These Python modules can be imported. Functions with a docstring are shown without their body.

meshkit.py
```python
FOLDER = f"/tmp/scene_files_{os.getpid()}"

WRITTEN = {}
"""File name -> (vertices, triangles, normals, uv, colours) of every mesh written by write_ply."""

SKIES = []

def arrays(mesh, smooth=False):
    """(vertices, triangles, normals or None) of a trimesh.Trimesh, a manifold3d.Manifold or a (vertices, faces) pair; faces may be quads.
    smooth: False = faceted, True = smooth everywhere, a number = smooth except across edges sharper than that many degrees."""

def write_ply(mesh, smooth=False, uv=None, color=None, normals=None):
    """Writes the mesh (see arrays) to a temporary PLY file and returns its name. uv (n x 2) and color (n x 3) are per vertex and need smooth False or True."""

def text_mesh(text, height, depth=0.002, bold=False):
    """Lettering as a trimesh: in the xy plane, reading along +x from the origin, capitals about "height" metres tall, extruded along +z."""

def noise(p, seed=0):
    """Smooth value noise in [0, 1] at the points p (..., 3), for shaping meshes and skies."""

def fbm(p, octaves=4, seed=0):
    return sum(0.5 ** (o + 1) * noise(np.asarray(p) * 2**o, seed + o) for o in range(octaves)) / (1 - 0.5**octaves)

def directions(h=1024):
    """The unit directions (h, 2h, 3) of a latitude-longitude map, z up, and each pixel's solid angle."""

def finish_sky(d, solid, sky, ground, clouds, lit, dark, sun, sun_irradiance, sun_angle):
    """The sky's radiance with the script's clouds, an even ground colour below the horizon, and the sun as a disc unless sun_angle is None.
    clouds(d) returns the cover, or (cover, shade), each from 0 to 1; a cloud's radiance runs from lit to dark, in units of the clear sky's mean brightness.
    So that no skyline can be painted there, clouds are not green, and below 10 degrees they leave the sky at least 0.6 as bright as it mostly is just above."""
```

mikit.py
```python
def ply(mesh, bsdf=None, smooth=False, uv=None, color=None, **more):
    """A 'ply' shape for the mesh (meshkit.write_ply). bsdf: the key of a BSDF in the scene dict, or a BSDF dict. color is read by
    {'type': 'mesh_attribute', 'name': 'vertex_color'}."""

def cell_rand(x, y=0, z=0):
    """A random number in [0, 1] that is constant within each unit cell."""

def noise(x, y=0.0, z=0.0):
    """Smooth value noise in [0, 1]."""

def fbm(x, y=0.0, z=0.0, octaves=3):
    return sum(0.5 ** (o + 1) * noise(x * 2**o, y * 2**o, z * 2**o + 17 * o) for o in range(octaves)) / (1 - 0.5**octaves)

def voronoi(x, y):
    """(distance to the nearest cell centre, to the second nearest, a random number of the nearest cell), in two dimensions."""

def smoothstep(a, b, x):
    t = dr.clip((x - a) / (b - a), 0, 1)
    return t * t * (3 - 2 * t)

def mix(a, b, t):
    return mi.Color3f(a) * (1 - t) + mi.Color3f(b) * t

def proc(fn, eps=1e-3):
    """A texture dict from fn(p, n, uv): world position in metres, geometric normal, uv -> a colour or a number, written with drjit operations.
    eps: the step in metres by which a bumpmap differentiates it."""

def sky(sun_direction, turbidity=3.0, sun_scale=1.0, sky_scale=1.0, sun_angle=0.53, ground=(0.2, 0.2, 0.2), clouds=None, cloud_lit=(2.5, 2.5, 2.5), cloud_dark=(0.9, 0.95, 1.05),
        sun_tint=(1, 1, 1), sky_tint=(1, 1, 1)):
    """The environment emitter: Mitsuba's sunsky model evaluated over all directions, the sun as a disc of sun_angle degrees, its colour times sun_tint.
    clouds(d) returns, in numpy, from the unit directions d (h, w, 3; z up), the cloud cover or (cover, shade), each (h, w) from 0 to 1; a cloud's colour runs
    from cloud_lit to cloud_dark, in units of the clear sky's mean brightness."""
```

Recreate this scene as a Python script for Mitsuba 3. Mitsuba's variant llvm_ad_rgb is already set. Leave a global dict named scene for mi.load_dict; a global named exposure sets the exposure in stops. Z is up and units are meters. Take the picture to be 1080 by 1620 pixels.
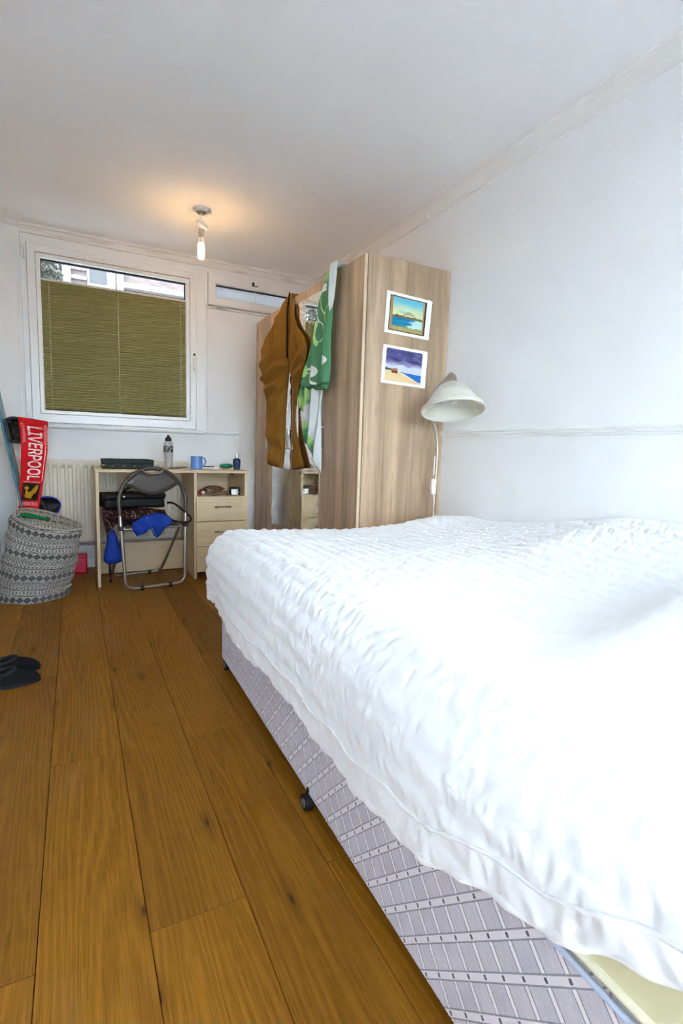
import math, random
import numpy as np, trimesh, drjit as dr, mitsuba as mi
import mikit, meshkit
from mikit import proc, noise, fbm, voronoi, cell_rand, smoothstep, mix
from shapely.geometry import Polygon, Point, box as sbox
from scipy.spatial import Delaunay

PI = math.pi
T = mi.ScalarTransform4f
scene, labels = {}, {}

# ------------------------------------------------------------------ camera, sky, exposure
CAM = np.array([0.0, 0.0, 0.92])
YAW, PITCH, ROLL, FPX = 0.47908057, 0.11870198, -0.03128816, 814.434
_cy, _sy, _cp, _sp = math.cos(YAW), math.sin(YAW), math.cos(PITCH), math.sin(PITCH)
_f = np.array([_sy * _cp, _cy * _cp, -_sp]); _r = np.array([_cy, -_sy, 0]); _d = np.cross(_f, _r)
_up = -(-math.sin(ROLL) * _r + math.cos(ROLL) * _d)
scene['camera'] = {'type': 'perspective', 'fov': math.degrees(2 * math.atan(540 / FPX)), 'fov_axis': 'x', 'near_clip': 0.02, 'far_clip': 200.0,
                   'to_world': T().look_at(origin=CAM.tolist(), target=(CAM + _f).tolist(), up=_up.tolist())}
exposure = 6.7
SUN = 0.008


def _clouds(d):
    c = meshkit.fbm(d * 3.0 + 5, 4, 3)
    return np.clip((c - 0.25) * 3, 0, 1) * 0.85


scene['sky'] = mikit.sky((-0.48, -0.58, 0.66), turbidity=3.5, sun_scale=SUN, sun_angle=11, sun_tint=(.95, 1.0, 1.08), sky_scale=1.0, ground=(0.24, 0.24, 0.235), clouds=_clouds,
                         cloud_lit=(1.44, 1.55, 1.63), cloud_dark=(.97, 1.05, 1.11), sky_tint=(.92, 1.0, 1.02))

# ------------------------------------------------------------------ helpers


def numbered(k):
    if k not in scene and k not in labels:
        return k
    i = 1
    while f'{k}_{i:03d}' in scene or f'{k}_{i:03d}' in labels:
        i += 1
    return f'{k}_{i:03d}'


def thing(name, label, cat, group=None):
    k = numbered(name)
    labels[k] = {'label': label, 'category': cat}
    if group:
        labels[k]['group'] = group
    return k


def add(name, mesh, bsdf, parent=None, smooth=False, label=None, kind=None, uv=None, **more):
    k = numbered(parent + '__' + name if parent else name)
    scene[k] = mikit.ply(mesh, bsdf, smooth=smooth, uv=uv, **more)
    if label:
        labels.setdefault(k, {})['label'] = label
    if kind:
        labels.setdefault(k, {})['kind'] = kind
    return k


def solo(name, label, cat, mesh, bsdf, smooth=False, group=None, uv=None):
    k = thing(name, label, cat, group)
    scene[k] = mikit.ply(mesh, bsdf, smooth=smooth, uv=uv)
    return k


def struct(name, mesh, bsdf, label=None, smooth=False, uv=None):
    scene[name] = mikit.ply(mesh, bsdf, smooth=smooth, uv=uv)
    labels[name] = {'kind': 'structure'}
    labels[name]['label'] = label or name.replace('_', ' ')
    return name


cat_ = trimesh.util.concatenate


def bx(x0, x1, y0, y1, z0, z1, c=0.0):
    """Box, its edges chamfered by c."""
    if c <= 0:
        m = trimesh.creation.box(extents=(x1 - x0, y1 - y0, z1 - z0))
        m.apply_translation(((x0 + x1) / 2, (y0 + y1) / 2, (z0 + z1) / 2))
        return m
    c = min(c, (x1 - x0) * .45, (y1 - y0) * .45, (z1 - z0) * .45)
    P = []
    for X, a in ((x0, 1), (x1, -1)):
        for Y, b in ((y0, 1), (y1, -1)):
            for Z, d in ((z0, 1), (z1, -1)):
                P += [(X, Y + b * c, Z + d * c), (X + a * c, Y, Z + d * c), (X + a * c, Y + b * c, Z)]
    return trimesh.convex.convex_hull(np.array(P))


def rbox(x0, x1, y0, y1, z0, z1, r):
    """Box with rounded edges."""
    s = trimesh.creation.icosphere(subdivisions=2, radius=r).vertices
    P = [s + (X, Y, Z) for X in (x0 + r, x1 - r) for Y in (y0 + r, y1 - r) for Z in (z0 + r, z1 - r)]
    return trimesh.convex.convex_hull(np.vstack(P))


def tube(path, r, sides=12, closed=False, caps=True):
    p = np.asarray(path, float); n = len(p)
    r = np.broadcast_to(r, (n,))
    if closed:
        t = np.roll(p, -1, 0) - np.roll(p, 1, 0)
    else:
        t = np.gradient(p, axis=0)
    t /= np.linalg.norm(t, axis=1, keepdims=True)
    a = np.cross(t[0], [0, 0, 1] if abs(t[0][2]) < .9 else [1, 0, 0]); a /= np.linalg.norm(a)
    A = []
    for i in range(n):
        a = a - t[i] * (a @ t[i]); a /= np.linalg.norm(a); A.append(a)
    A = np.array(A); B = np.cross(t, A)
    th = np.arange(sides) * 2 * PI / sides
    v = p[:, None] + r[:, None, None] * (np.cos(th)[None, :, None] * A[:, None] + np.sin(th)[None, :, None] * B[:, None])
    v = v.reshape(-1, 3); F = []
    m = n if closed else n - 1
    for i in range(m):
        j = (i + 1) % n
        for k in range(sides):
            l = (k + 1) % sides
            F += [(i * sides + k, i * sides + l, j * sides + l), (i * sides + k, j * sides + l, j * sides + k)]
    if caps and not closed:
        v = np.vstack([v, p[0], p[-1]])
        for k in range(sides):
            l = (k + 1) % sides
            F += [(n * sides, l, k), (n * sides + 1, (n - 1) * sides + k, (n - 1) * sides + l)]
    return trimesh.Trimesh(v, F, process=False)


def spline(pts, n=40, closed=False):
    from scipy.interpolate import CubicSpline
    p = np.asarray(pts, float)
    if closed:
        p = np.vstack([p, p[:1]])
    d = np.r_[0, np.cumsum(np.linalg.norm(np.diff(p, axis=0), axis=1) ** .5)]
    cs = CubicSpline(d, p, bc_type='periodic' if closed else 'not-a-knot' if len(p) > 3 else 'natural')
    return cs(np.linspace(0, d[-1], n + 1 if closed else n))[:n]


def lathe(prof, at=(0, 0, 0), sides=40):
    """Revolves (radius, z) points about z."""
    m = trimesh.creation.revolve(np.array(prof, float), sections=sides)
    m.fix_normals()
    m.apply_translation(at)
    return m


def rot(m, deg, axis, at=(0, 0, 0)):
    m = m.copy()
    m.apply_transform(trimesh.transformations.rotation_matrix(math.radians(deg), axis, at))
    return m


def extr(poly, depth, to):
    """Extrudes a shapely polygon and maps (x, y, depth) by the function to on the vertices."""
    m = trimesh.creation.extrude_polygon(poly, depth, engine='earcut')
    m = trimesh.Trimesh(to(m.vertices), m.faces, process=False)
    if m.volume < 0:
        m.invert()
    return m


def prof_y(pts, y0, y1):
    """Profile in (x, z) run along y."""
    return extr(Polygon(pts), y1 - y0, lambda v: np.c_[v[:, 0], y0 + v[:, 2], v[:, 1]])


def prof_x(pts, x0, x1):
    """Profile in (y, z) run along x."""
    return extr(Polygon(pts), x1 - x0, lambda v: np.c_[x0 + v[:, 2], v[:, 0], v[:, 1]])


def prof_xz(pts, y0, y1):
    """Outline in (x, z) run along y."""
    return extr(Polygon(pts), y1 - y0, lambda v: np.c_[v[:, 0], y0 + v[:, 2], v[:, 1]])


def ring_xz(x0, x1, z0, z1, w, y0, y1, wt=None, wb=None, wr=None):
    """Four mitred bars of a frame in the xz plane, front (room side) face at y0, its edges chamfered."""
    wt, wb, wr = wt or w, wb or w, wr or w
    o = [(x0, z0), (x1, z0), (x1, z1), (x0, z1)]
    i = [(x0 + w, z0 + wb), (x1 - wr, z0 + wb), (x1 - wr, z1 - wt), (x0 + w, z1 - wt)]
    c = 0.004
    bars = []
    cen = np.array([(x0 + x1) / 2, (z0 + z1) / 2])
    for k in range(4):
        a, b, d, e = map(np.array, (o[k], o[(k + 1) % 4], i[(k + 1) % 4], i[k]))
        def inn(p, q, s):
            return p + (q - p) * s
        P = []
        for q in (a, b, d, e):
            P += [(q[0], y0 + c, q[1]), (q[0], y1, q[1])]
        L = np.linalg.norm(a - e) ; s = c * 1.4 / max(L, 1e-6)
        for q, t in ((a, e), (b, d), (d, b), (e, a)):
            w_ = inn(q, t, s)
            P.append((w_[0], y0, w_[1]))
        bars.append(trimesh.convex.convex_hull(np.array(P)))
    return cat_(bars)


def puffy(poly, h, to, prof, back=0.3, smooth_b=True):
    """Closed cloth-like body over the polygon: front raised by prof(points, distance to the edge), back by the same times -back.
    to(s, t, off) gives the points in space. Returns (mesh, uv)."""
    b = poly.exterior
    nb = max(12, int(b.length / h))
    B = np.array([b.interpolate(i / nb, normalized=True).coords[0] for i in range(nb)])
    x0, y0, x1, y1 = poly.bounds
    gx, gy = np.meshgrid(np.arange(x0, x1, h), np.arange(y0, y1, h * .87))
    gx[1::2] += h / 2
    G = np.c_[gx.ravel(), gy.ravel()]
    inner = poly.buffer(-h * .55)
    from shapely import contains_xy, distance, points
    G = G[contains_xy(inner, G[:, 0], G[:, 1])]
    P = np.vstack([B, G])
    d = Delaunay(P)
    c = P[d.simplices].mean(1)
    F = d.simplices[contains_xy(poly, c[:, 0], c[:, 1])]
    e1 = P[F[:, 1]] - P[F[:, 0]]; e2 = P[F[:, 2]] - P[F[:, 0]]
    area = e1[:, 0] * e2[:, 1] - e1[:, 1] * e2[:, 0]
    F[area < 0] = F[area < 0][:, ::-1]
    F = F[np.abs(area) > 1e-10]
    dist = distance(points(P), b)
    n = len(P)
    off = prof(P, dist)
    off[:nb] = 0
    bk = -np.abs(off) * back
    V = np.vstack([to(P[:, 0], P[:, 1], off), to(G[:, 0], G[:, 1], bk[nb:])])
    idx = np.r_[np.arange(nb), n + np.arange(n - nb)]
    F2 = idx[F][:, ::-1]
    m = trimesh.Trimesh(V, np.vstack([F, F2]), process=False)
    if m.volume < 0:
        m.invert()
    return m, np.vstack([P, G])


def dome(d, r, a):
    return a * np.sqrt(np.clip(1 - (1 - np.clip(d / r, 0, 1)) ** 2, 0, 1))


def wob(P, sc, seed=0, octv=3):
    P = np.asarray(P, float)
    if P.shape[1] == 2:
        P = np.c_[P, np.zeros(len(P))]
    return meshkit.fbm(P * sc, octv, seed) - .5


# ------------------------------------------------------------------ materials
def prin(col, rough=.5, spec=.5, metal=0.0, bump=None, scale=None, two=True, **k):
    c = col if isinstance(col, dict) else {'type': 'rgb', 'value': list(col)}
    d = {'type': 'principled', 'base_color': c, 'roughness': rough, 'specular': spec, 'metallic': metal, **k}
    if bump is not None:
        d = {'type': 'bumpmap', 'arbitrary': bump, 'scale': scale or 1.0, 'bsdf': d}
    return {'type': 'twosided', 'bsdf': d} if two else d


def srgb(r, g, b):
    return [((v / 255) / 12.92 if v / 255 < .04045 else ((v / 255 + .055) / 1.055) ** 2.4) for v in (r, g, b)]


def M(name, d):
    scene['mat_' + name] = d
    return 'mat_' + name


def plain(name, rgb, rough=.5, spec=.4, metal=0.0, **k):
    return M(name, prin(srgb(*rgb), rough, spec, metal, **k))


def _wall(p, n, uv):
    t = fbm(p.x * 2.3, p.y * 2.3, p.z * 2.3, 3)
    return mix((.79, .79, .79), (.83, .83, .83), t)


def _wallbump(p, n, uv):
    return fbm(p.x * 60, p.y * 60, p.z * 60, 2)


WALL = M('wall', prin(proc(_wall), .75, .25, bump=proc(_wallbump), scale=.0006))


def _ceil(p, n, uv):
    t = fbm(p.x * 1.7, p.y * 1.7, 3.0, 3)
    return mix((.80, .805, .81), (.86, .86, .865), t)


CEIL = M('ceiling', prin(proc(_ceil), .85, .15, bump=proc(_wallbump), scale=.0008))
TRIM = plain('trim', (230, 230, 228), .4, .4)


def _oldtrim(p, n, uv):
    g = fbm(p.x * 9, p.y * 30, p.z * 60, 3)
    dirt = smoothstep(.55, .75, fbm(p.x * 5 + 7, p.y * 40, p.z * 35, 4))
    return mix(mix((.77, .76, .735), (.8, .79, .77), g), (.46, .40, .32), dirt * .38)


OLDTRIM = M('old_trim', prin(proc(_oldtrim), .55, .3))
UPVC = plain('upvc', (232, 233, 233), .28, .5)
GASKET = plain('gasket', (38, 40, 44), .6, .3)


def _oak(p, n, uv):
    # uv: metres along and across the plank, with a random offset of every plank
    u, v = uv.x, uv.y
    w = fbm(u * 1.1, v * 6.0, 0.0, 3)
    w2 = fbm(u * .42 + 5, v * 4.6, 8.0, 3)
    ring = dr.sin((v * 70 + w2 * 20.0 + fbm(u * 3.0, v * 40, 3.0, 2) * 2.2) * 6.2832 * .8) * .5 + .5
    ring = ring * ring
    fine = fbm(u * 9, v * 420, 1.0, 2)
    pores = smoothstep(.55, .80, noise(u * 22, v * 1100, 5.0))
    tone = cell_rand(dr.floor(u / 10), dr.floor(v / 10), 2)
    base = mix((.175, .062, .0040), (.335, .146, .0150), ring * .34 + fine * .30 + w * .55 - .10)
    base = base * (0.80 + .26 * tone)
    base = mix(base, (.055, .019, .003), pores * .30)
    kd, k2, kr = voronoi(u * 2.6 + .05 * noise(u * 30, v * 60, 1.0), v * 8.5)
    knot = (1 - smoothstep(.012, .055, kd)) * dr.select(kr > .68, 1.0, 0.0)
    halo = (1 - smoothstep(.03, .22, kd)) * dr.select(kr > .68, 1.0, 0.0)
    base = mix(base, (.09, .034, .004), halo * .4)
    base = mix(base, (.045, .02, .006), knot * .85)
    scuff = smoothstep(.62, .8, fbm(u * 3.1, v * 9, 9.0, 4))
    return mix(base, (.26, .145, .05), scuff * .2)


def _oakbump(p, n, uv):
    return noise(uv.x * 26, uv.y * 700, 5.0) * .6 + noise(uv.x * 9, uv.y * 300, 2.0)


OAK = M('oak_floor', prin(proc(_oak), .46, .22, bump=proc(_oakbump), scale=.00012))
SUBFLOOR = plain('subfloor', (30, 20, 12), .9, .1)


def _sonoma(u, v, s):
    # u across, v along the grain
    w = fbm(u * 6, v * .7, s, 3)
    band = smoothstep(.30, .70, fbm(u * 14 + .3 * fbm(u * 5, v * 1.1, s, 2), v * .12, s + 4, 2))
    f = fbm(u * 120, v * 3.0, s, 3)
    g = dr.sin((u * 17 + w * 11 + 1.6 * fbm(u * 9, v * 2.6, s + 9, 2)) * 6.2832 * .55) * .5 + .5
    plank = cell_rand(dr.floor(u * 8.2), s, 3)
    c = mix((.335, .215, .125), (.655, .475, .320), f * .34 + g * .26 + band * .42)
    c = mix(c, (.35, .265, .19), smoothstep(.5, .9, plank) * .38)
    dark = smoothstep(.58, .80, fbm(u * 46, v * 1.6, s + 7, 4))
    fleck = smoothstep(.62, .8, noise(u * 260, v * 14, s + 3))
    return mix(mix(c, (.21, .130, .07), dark * .36), (.25, .16, .09), fleck * .22)


SONOMA = M('sonoma', prin(proc(lambda p, n, uv: _sonoma(p.x + p.y * .97, p.z, 2.0)), .45, .35))
SONOMA_EDGE = plain('sonoma_edge', (214, 190, 160), .5, .3)
SONOMA_H = M('sonoma_h', prin(proc(lambda p, n, uv: _sonoma(p.z * 1.6 + p.x * .3, p.y, 5.0)), .45, .35))


def _maple(u, v):
    w = fbm(u * 1.4, v * 9, 0.0, 3)
    f = fbm(u * 6, v * 130, 2.0, 3)
    return mix((.50, .365, .205), (.66, .515, .325), w * .5 + f * .5)


MAPLE = M('maple', prin(proc(lambda p, n, uv: _maple(p.x + p.y, p.z)), .42, .4))
MAPLE_V = M('maple_v', prin(proc(lambda p, n, uv: _maple(p.z, p.x + p.y)), .42, .4))
MAPLE_T = M('maple_t', prin(proc(lambda p, n, uv: _maple(p.x, p.y)), .42, .4))
CHROME = plain('chrome', (215, 215, 215), .18, .5, 1.0)
BRASSY = plain('pewter', (150, 138, 118), .32, .5, 1.0)
NICKEL = plain('nickel', (190, 184, 174), .28, .5, 1.0)
GOLD = plain('gold', (206, 160, 70), .3, .5, 1.0)
BLACK = plain('black', (22, 22, 24), .5, .4)
BLACKLEATHER = plain('black_leather', (12, 11, 12), .45, .25)
GREYRUB = plain('grey_rubber', (98, 98, 98), .5, .4)
WHITEPL = plain('white_plastic', (240, 240, 238), .35, .5)
MIRROR = M('mirror', {'type': 'conductor', 'material': 'none', 'specular_reflectance': {'type': 'rgb', 'value': [.88, .9, .89]}})
GLASS = M('pane', {'type': 'thindielectric', 'int_ior': 1.5})
RAD = plain('radiator', (216, 206, 186), .42, .4)


def _obscure(p, n, uv):
    return fbm(p.x * 60, p.z * 60, 0.0, 2)


# ------------------------------------------------------------------ the room
XL, XR, YN, D, ZC = -0.47, 1.87, -1.50, 4.195, 2.345

floor_k = struct('floor', bx(XL - .2, XR + .2, YN - .2, D + .25, -.16, -.010), SUBFLOOR, 'oak laminate floor of long brown planks')
rng = np.random.default_rng(4)
PW, PL = .188, 1.295
c0 = math.floor((XL + .085) / PW); c1 = math.ceil((XR + .085) / PW)
for c in range(c0, c1):
    xa, xb = max(XL, -.085 + PW * c), min(XR, -.085 + PW * (c + 1))
    if xb - xa < .01:
        continue
    off = (1.580 if c % 2 == 0 else .936) + .004 * rng.standard_normal()
    for k in range(-4, 4):
        ya, yb = max(YN, off + PL * k), min(D, off + PL * (k + 1))
        if yb - ya < .02:
            continue
        g = .0007
        z = 0.0
        m = bx(xa + g, xb - g, ya + .0009, yb - .0009, -.0098, z, .0006)
        m.unmerge_vertices()
        v = m.vertices
        ou, ov = 10 * rng.integers(1, 60) + 3.0, 10 * rng.integers(1, 60) + 3.0
        uv = np.c_[v[:, 1] - ya + ou, v[:, 0] - xa + ov]
        add('plank', m, OAK, floor_k, uv=uv)

struct('ceiling', bx(XL - .2, XR + .2, YN - .2, D + .25, ZC, ZC + .2), CEIL, 'plain off-white plaster ceiling')
struct('wall_right', bx(XR, XR + .2, YN - .2, D + .25, -.16, ZC), M('wall_r', prin(proc(lambda p, n, uv: mix((.80, .81, .815), (.835, .845, .85), fbm(p.x * 2.3, p.y * 2.3, p.z * 2.3, 3))), .75, .25, bump=proc(_wallbump), scale=.0006)), 'long white wall beside the bed')
struct('wall_left', bx(XL - .2, XL, YN - .2, D + .25, -.16, ZC), WALL, 'white wall on the left')
# window openings in the far wall
WX0, WX1, WX2, WZ0, WZ1, TZ0 = -.285, .928, 1.74, 1.02, 2.285, 2.005
yb0, yb1 = D, D + .25
struct('wall_back', cat_([bx(XL, WX0, yb0, yb1, -.16, ZC), bx(WX0, WX1, yb0, yb1, -.16, WZ0), bx(WX0, WX2, yb0, yb1, WZ1, ZC),
                          bx(WX1, WX2, yb0, yb1, -.16, TZ0), bx(WX2, XR, yb0, yb1, -.16, ZC)]), WALL, 'white far wall with the windows')
# the wall behind the camera, with an added, unseen window to light the room
RX0, RX1, RZ0, RZ1 = -.42, 1.76, .50, 2.20
struct('wall_near', cat_([bx(XL, RX0, YN - .2, YN, -.16, ZC), bx(RX1, XR, YN - .2, YN, -.16, ZC), bx(RX0, RX1, YN - .2, YN, RZ1, ZC),
                          bx(RX0, RX1, YN - .2, YN, -.16, RZ0)]), WALL, 'wall behind the viewer with an added wide window')
w3 = 'window_3'
labels[w3] = {'kind': 'structure', 'label': 'added wide window behind the viewer to light the room'}
add('frame', cat_([ring_xz(RX0, (RX0 + RX1) / 2, RZ0, RZ1, .05, YN - .13, YN - .06), ring_xz((RX0 + RX1) / 2, RX1, RZ0, RZ1, .05, YN - .13, YN - .06)]), UPVC, w3)
for a, b in ((RX0, (RX0 + RX1) / 2), ((RX0 + RX1) / 2, RX1)):
    add('pane', bx(a + .045, b - .045, YN - .098, YN - .094, RZ0 + .045, RZ1 - .045), GLASS, w3)

# cornice and dado rail of the right wall
def cornice(sx, x, d, y0, y1, h=.078):
    q = [(x, ZC), (x, ZC - h), (x - sx * .008, ZC - h)]
    for k in range(9):
        a = k / 8 * PI / 2
        q.append((x - sx * (.008 + (d - .010) * (1 - math.cos(a))), ZC - h + .006 + (h - .014) * math.sin(a)))
    q += [(x - sx * d, ZC - .007), (x - sx * d, ZC)]
    return prof_y(q, y0, y1)


struct('trim_1', cornice(1, XR, .046, YN, 2.605), TRIM, 'cornice along the top of the right wall, near length')
struct('trim_2', cornice(1, XR, .049, 2.607, D - .0, .079), TRIM, 'cornice along the top of the right wall, far length')
add('joint', rbox(XR - .026, XR - .001, 2.597, 2.615, ZC - .083, ZC - .045, .006), TRIM, 'trim_2', smooth=40)
dado = [(XR, 1.0485), (XR - .012, 1.0485), (XR - .018, 1.044), (XR - .017, 1.038), (XR - .010, 1.036), (XR - .012, 1.031), (XR - .017, 1.027), (XR - .012, 1.0225), (XR - .008, 1.021), (XR - .009, 1.015), (XR, 1.013)]
struct('trim_3', prof_y(dado, YN, D - .014), TRIM, 'dado rail along the right wall')
struct('trim_4', cornice(-1, XL, .10, YN, D, .07), TRIM, 'cornice along the top of the left wall')
# painted beam over the windows
struct('trim_5', cat_([prof_x([(D, ZC), (D, 2.286), (D - .022, 2.286), (D - .022, 2.325), (D - .034, 2.330), (D - .037, 2.337), (D - .037, ZC)], WX0, XR - .05),
                       prof_x([(D, ZC), (D, 2.32), (D - .034, 2.330), (D - .037, 2.337), (D - .037, ZC)], XL + .1, WX0 - .002)]), OLDTRIM, 'worn painted beam over the windows')
struct('baseboard_back', cat_([bx(XL, .70, D - .014, D, 0, .065, .004)]), TRIM, 'white skirting under the window')
struct('baseboard_right', bx(XR - .014, XR, YN, 2.36, 0, .065, .004), TRIM, 'white skirting of the right wall')
struct('baseboard_left', bx(XL, XL + .014, YN, D, 0, .065, .004), TRIM, 'white skirting of the left wall')

# left panel of the far wall
p = 'trim_6'
struct(p, bx(XL, -.312, D - .012, D, .90, 1.984, .003), WALL, 'flat painted board left of the window')

# main window: fixed frame, sash, bead, pane
w1 = 'window_1'
labels[w1] = {'kind': 'structure', 'label': 'large white window with an olive pleated blind'}
add('frame', ring_xz(WX0, WX1, WZ0, WZ1, .050, D - .020, D + .07, wt=.075, wb=.055, wr=.085), UPVC, w1)
add('sash', ring_xz(-.248, .856, 1.050, 2.226, .052, D - .040, D + .05, wt=.056, wb=.062, wr=.048), UPVC, w1)
SHADOW_LINE = plain('shadow_line', (176, 176, 172), .7, .2)  # grey rings stand in for the shadow gaps round sash and bead
add('shadow_line', ring_xz(-.2515, .8595, 1.0465, 2.2295, .0045, D - .0235, D - .015), SHADOW_LINE, w1)
add('shadow_line', ring_xz(-.2005, .8115, 1.1085, 2.1745, .004, D - .0415, D - .035), SHADOW_LINE, w1)
add('bead', ring_xz(-.198, .809, 1.111, 2.172, .026, D - .030, D + .03), UPVC, w1)
add('gasket', ring_xz(-.173, .784, 1.136, 2.147, .006, D + .004, D + .03, wt=.010), GASKET, w1)
add('pane', bx(-.173, .784, D + .018, D + .022, 1.136, 2.147), GLASS, w1)
add('sill', prof_x([(D - .045, 1.020), (D - .048, 1.030), (D - .044, 1.040), (D - .01, 1.046), (D + .01, 1.046), (D + .01, 1.012), (D - .02, 1.012), (D - .028, 1.020)], -.262, .93), UPVC, w1)
for z in (2.16, 1.075):
    add('hinge', cat_([bx(-.277, -.264, D - .042, D - .018, z - .04, z + .045, .003), bx(-.262, -.250, D - .046, D - .020, z - .045, z + .045, .003)]), UPVC, w1)
add('trickle_vent', cat_([bx(.075, .47, D - .050, D - .038, 2.186, 2.202, .003), bx(.10, .45, D - .047, D - .036, 2.202, 2.208, .002)]), UPVC, w1)
h1 = add('handle', cat_([rbox(.825, .849, D - .052, D - .038, 1.545, 1.625, .005), rbox(.829, .845, D - .085, D - .068, 1.500, 1.600, .007), bx(.832, .842, D - .075, D - .045, 1.585, 1.60, .002)]), WHITEPL, w1, smooth=35)
add('lock', rot(trimesh.creation.cylinder(.0075, .016, sections=16), 90, (1, 0, 0)).apply_translation((.837, D - .056, 1.616)), BLACK, h1)

# transom
w2 = 'window_2'
labels[w2] = {'kind': 'structure', 'label': 'narrow top-hung white window beside the big one'}
add('frame', ring_xz(WX1 - .002, WX2, TZ0 - .018, WZ1, .020, D - .020, D + .07, wt=.042, wb=.016), UPVC, w2)
add('sash', ring_xz(.948, WX2 - .02, 2.010, 2.243, .058, D - .040, D + .05, wt=.072, wb=.060), UPVC, w2)
add('shadow_line', ring_xz(.9445, WX2 - .0165, 2.0065, 2.2465, .0045, D - .0235, D - .015), SHADOW_LINE, w2)  # shadow gap round the small sash, drawn as a grey ring
add('gasket', ring_xz(1.002, WX2 - .074, 2.066, 2.174, .006, D - .004, D + .03, wt=.009), GASKET, w2)
OBSC = M('obscure_pane', {'type': 'principledthin', 'base_color': {'type': 'rgb', 'value': [.66, .67, .67]}, 'roughness': .4, 'diff_trans': 1.5, 'spec_trans': 0.0})
add('pane', bx(1.004, WX2 - .076, D + .018, D + .022, 2.068, 2.172), OBSC, w2)
add('rail', bx(1.33, 1.336, D + .0, D + .016, 2.07, 2.17), WHITEPL, w2)
add('catch', cat_([rot(trimesh.creation.cylinder(.011, .010, sections=20), 90, (1, 0, 0)).apply_translation((1.302, D - .044, 2.215)), bx(1.29, 1.34, D - .046, D - .038, 2.196, 2.202, .001)]), GASKET, w2)
add('latch', cat_([bx(1.02, 1.06, D - .052, D - .036, 1.992, 2.006, .002), bx(1.005, 1.085, D - .045, D - .036, 1.988, 1.992)]), NICKEL, w2)
# boarded panel under the transom
struct('trim_7', prof_xz([(.945, 1.044), (1.197, 1.044), (1.197, 0), (XR, 0), (XR, 1.984), (.945, 1.984)], D - .014, D), WALL, 'painted board filling the frame under the narrow window')
struct('trim_8', cat_([bx(.925, 1.197, D - .034, D, 1.026, 1.040, .003), bx(.925, .943, D - .020, D, 1.030, 1.985, .003), bx(.925, 1.2, D - .018, D, 1.012, 1.020, .002)]), UPVC, 'thin white sill and edge of the boarded panel')

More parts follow.
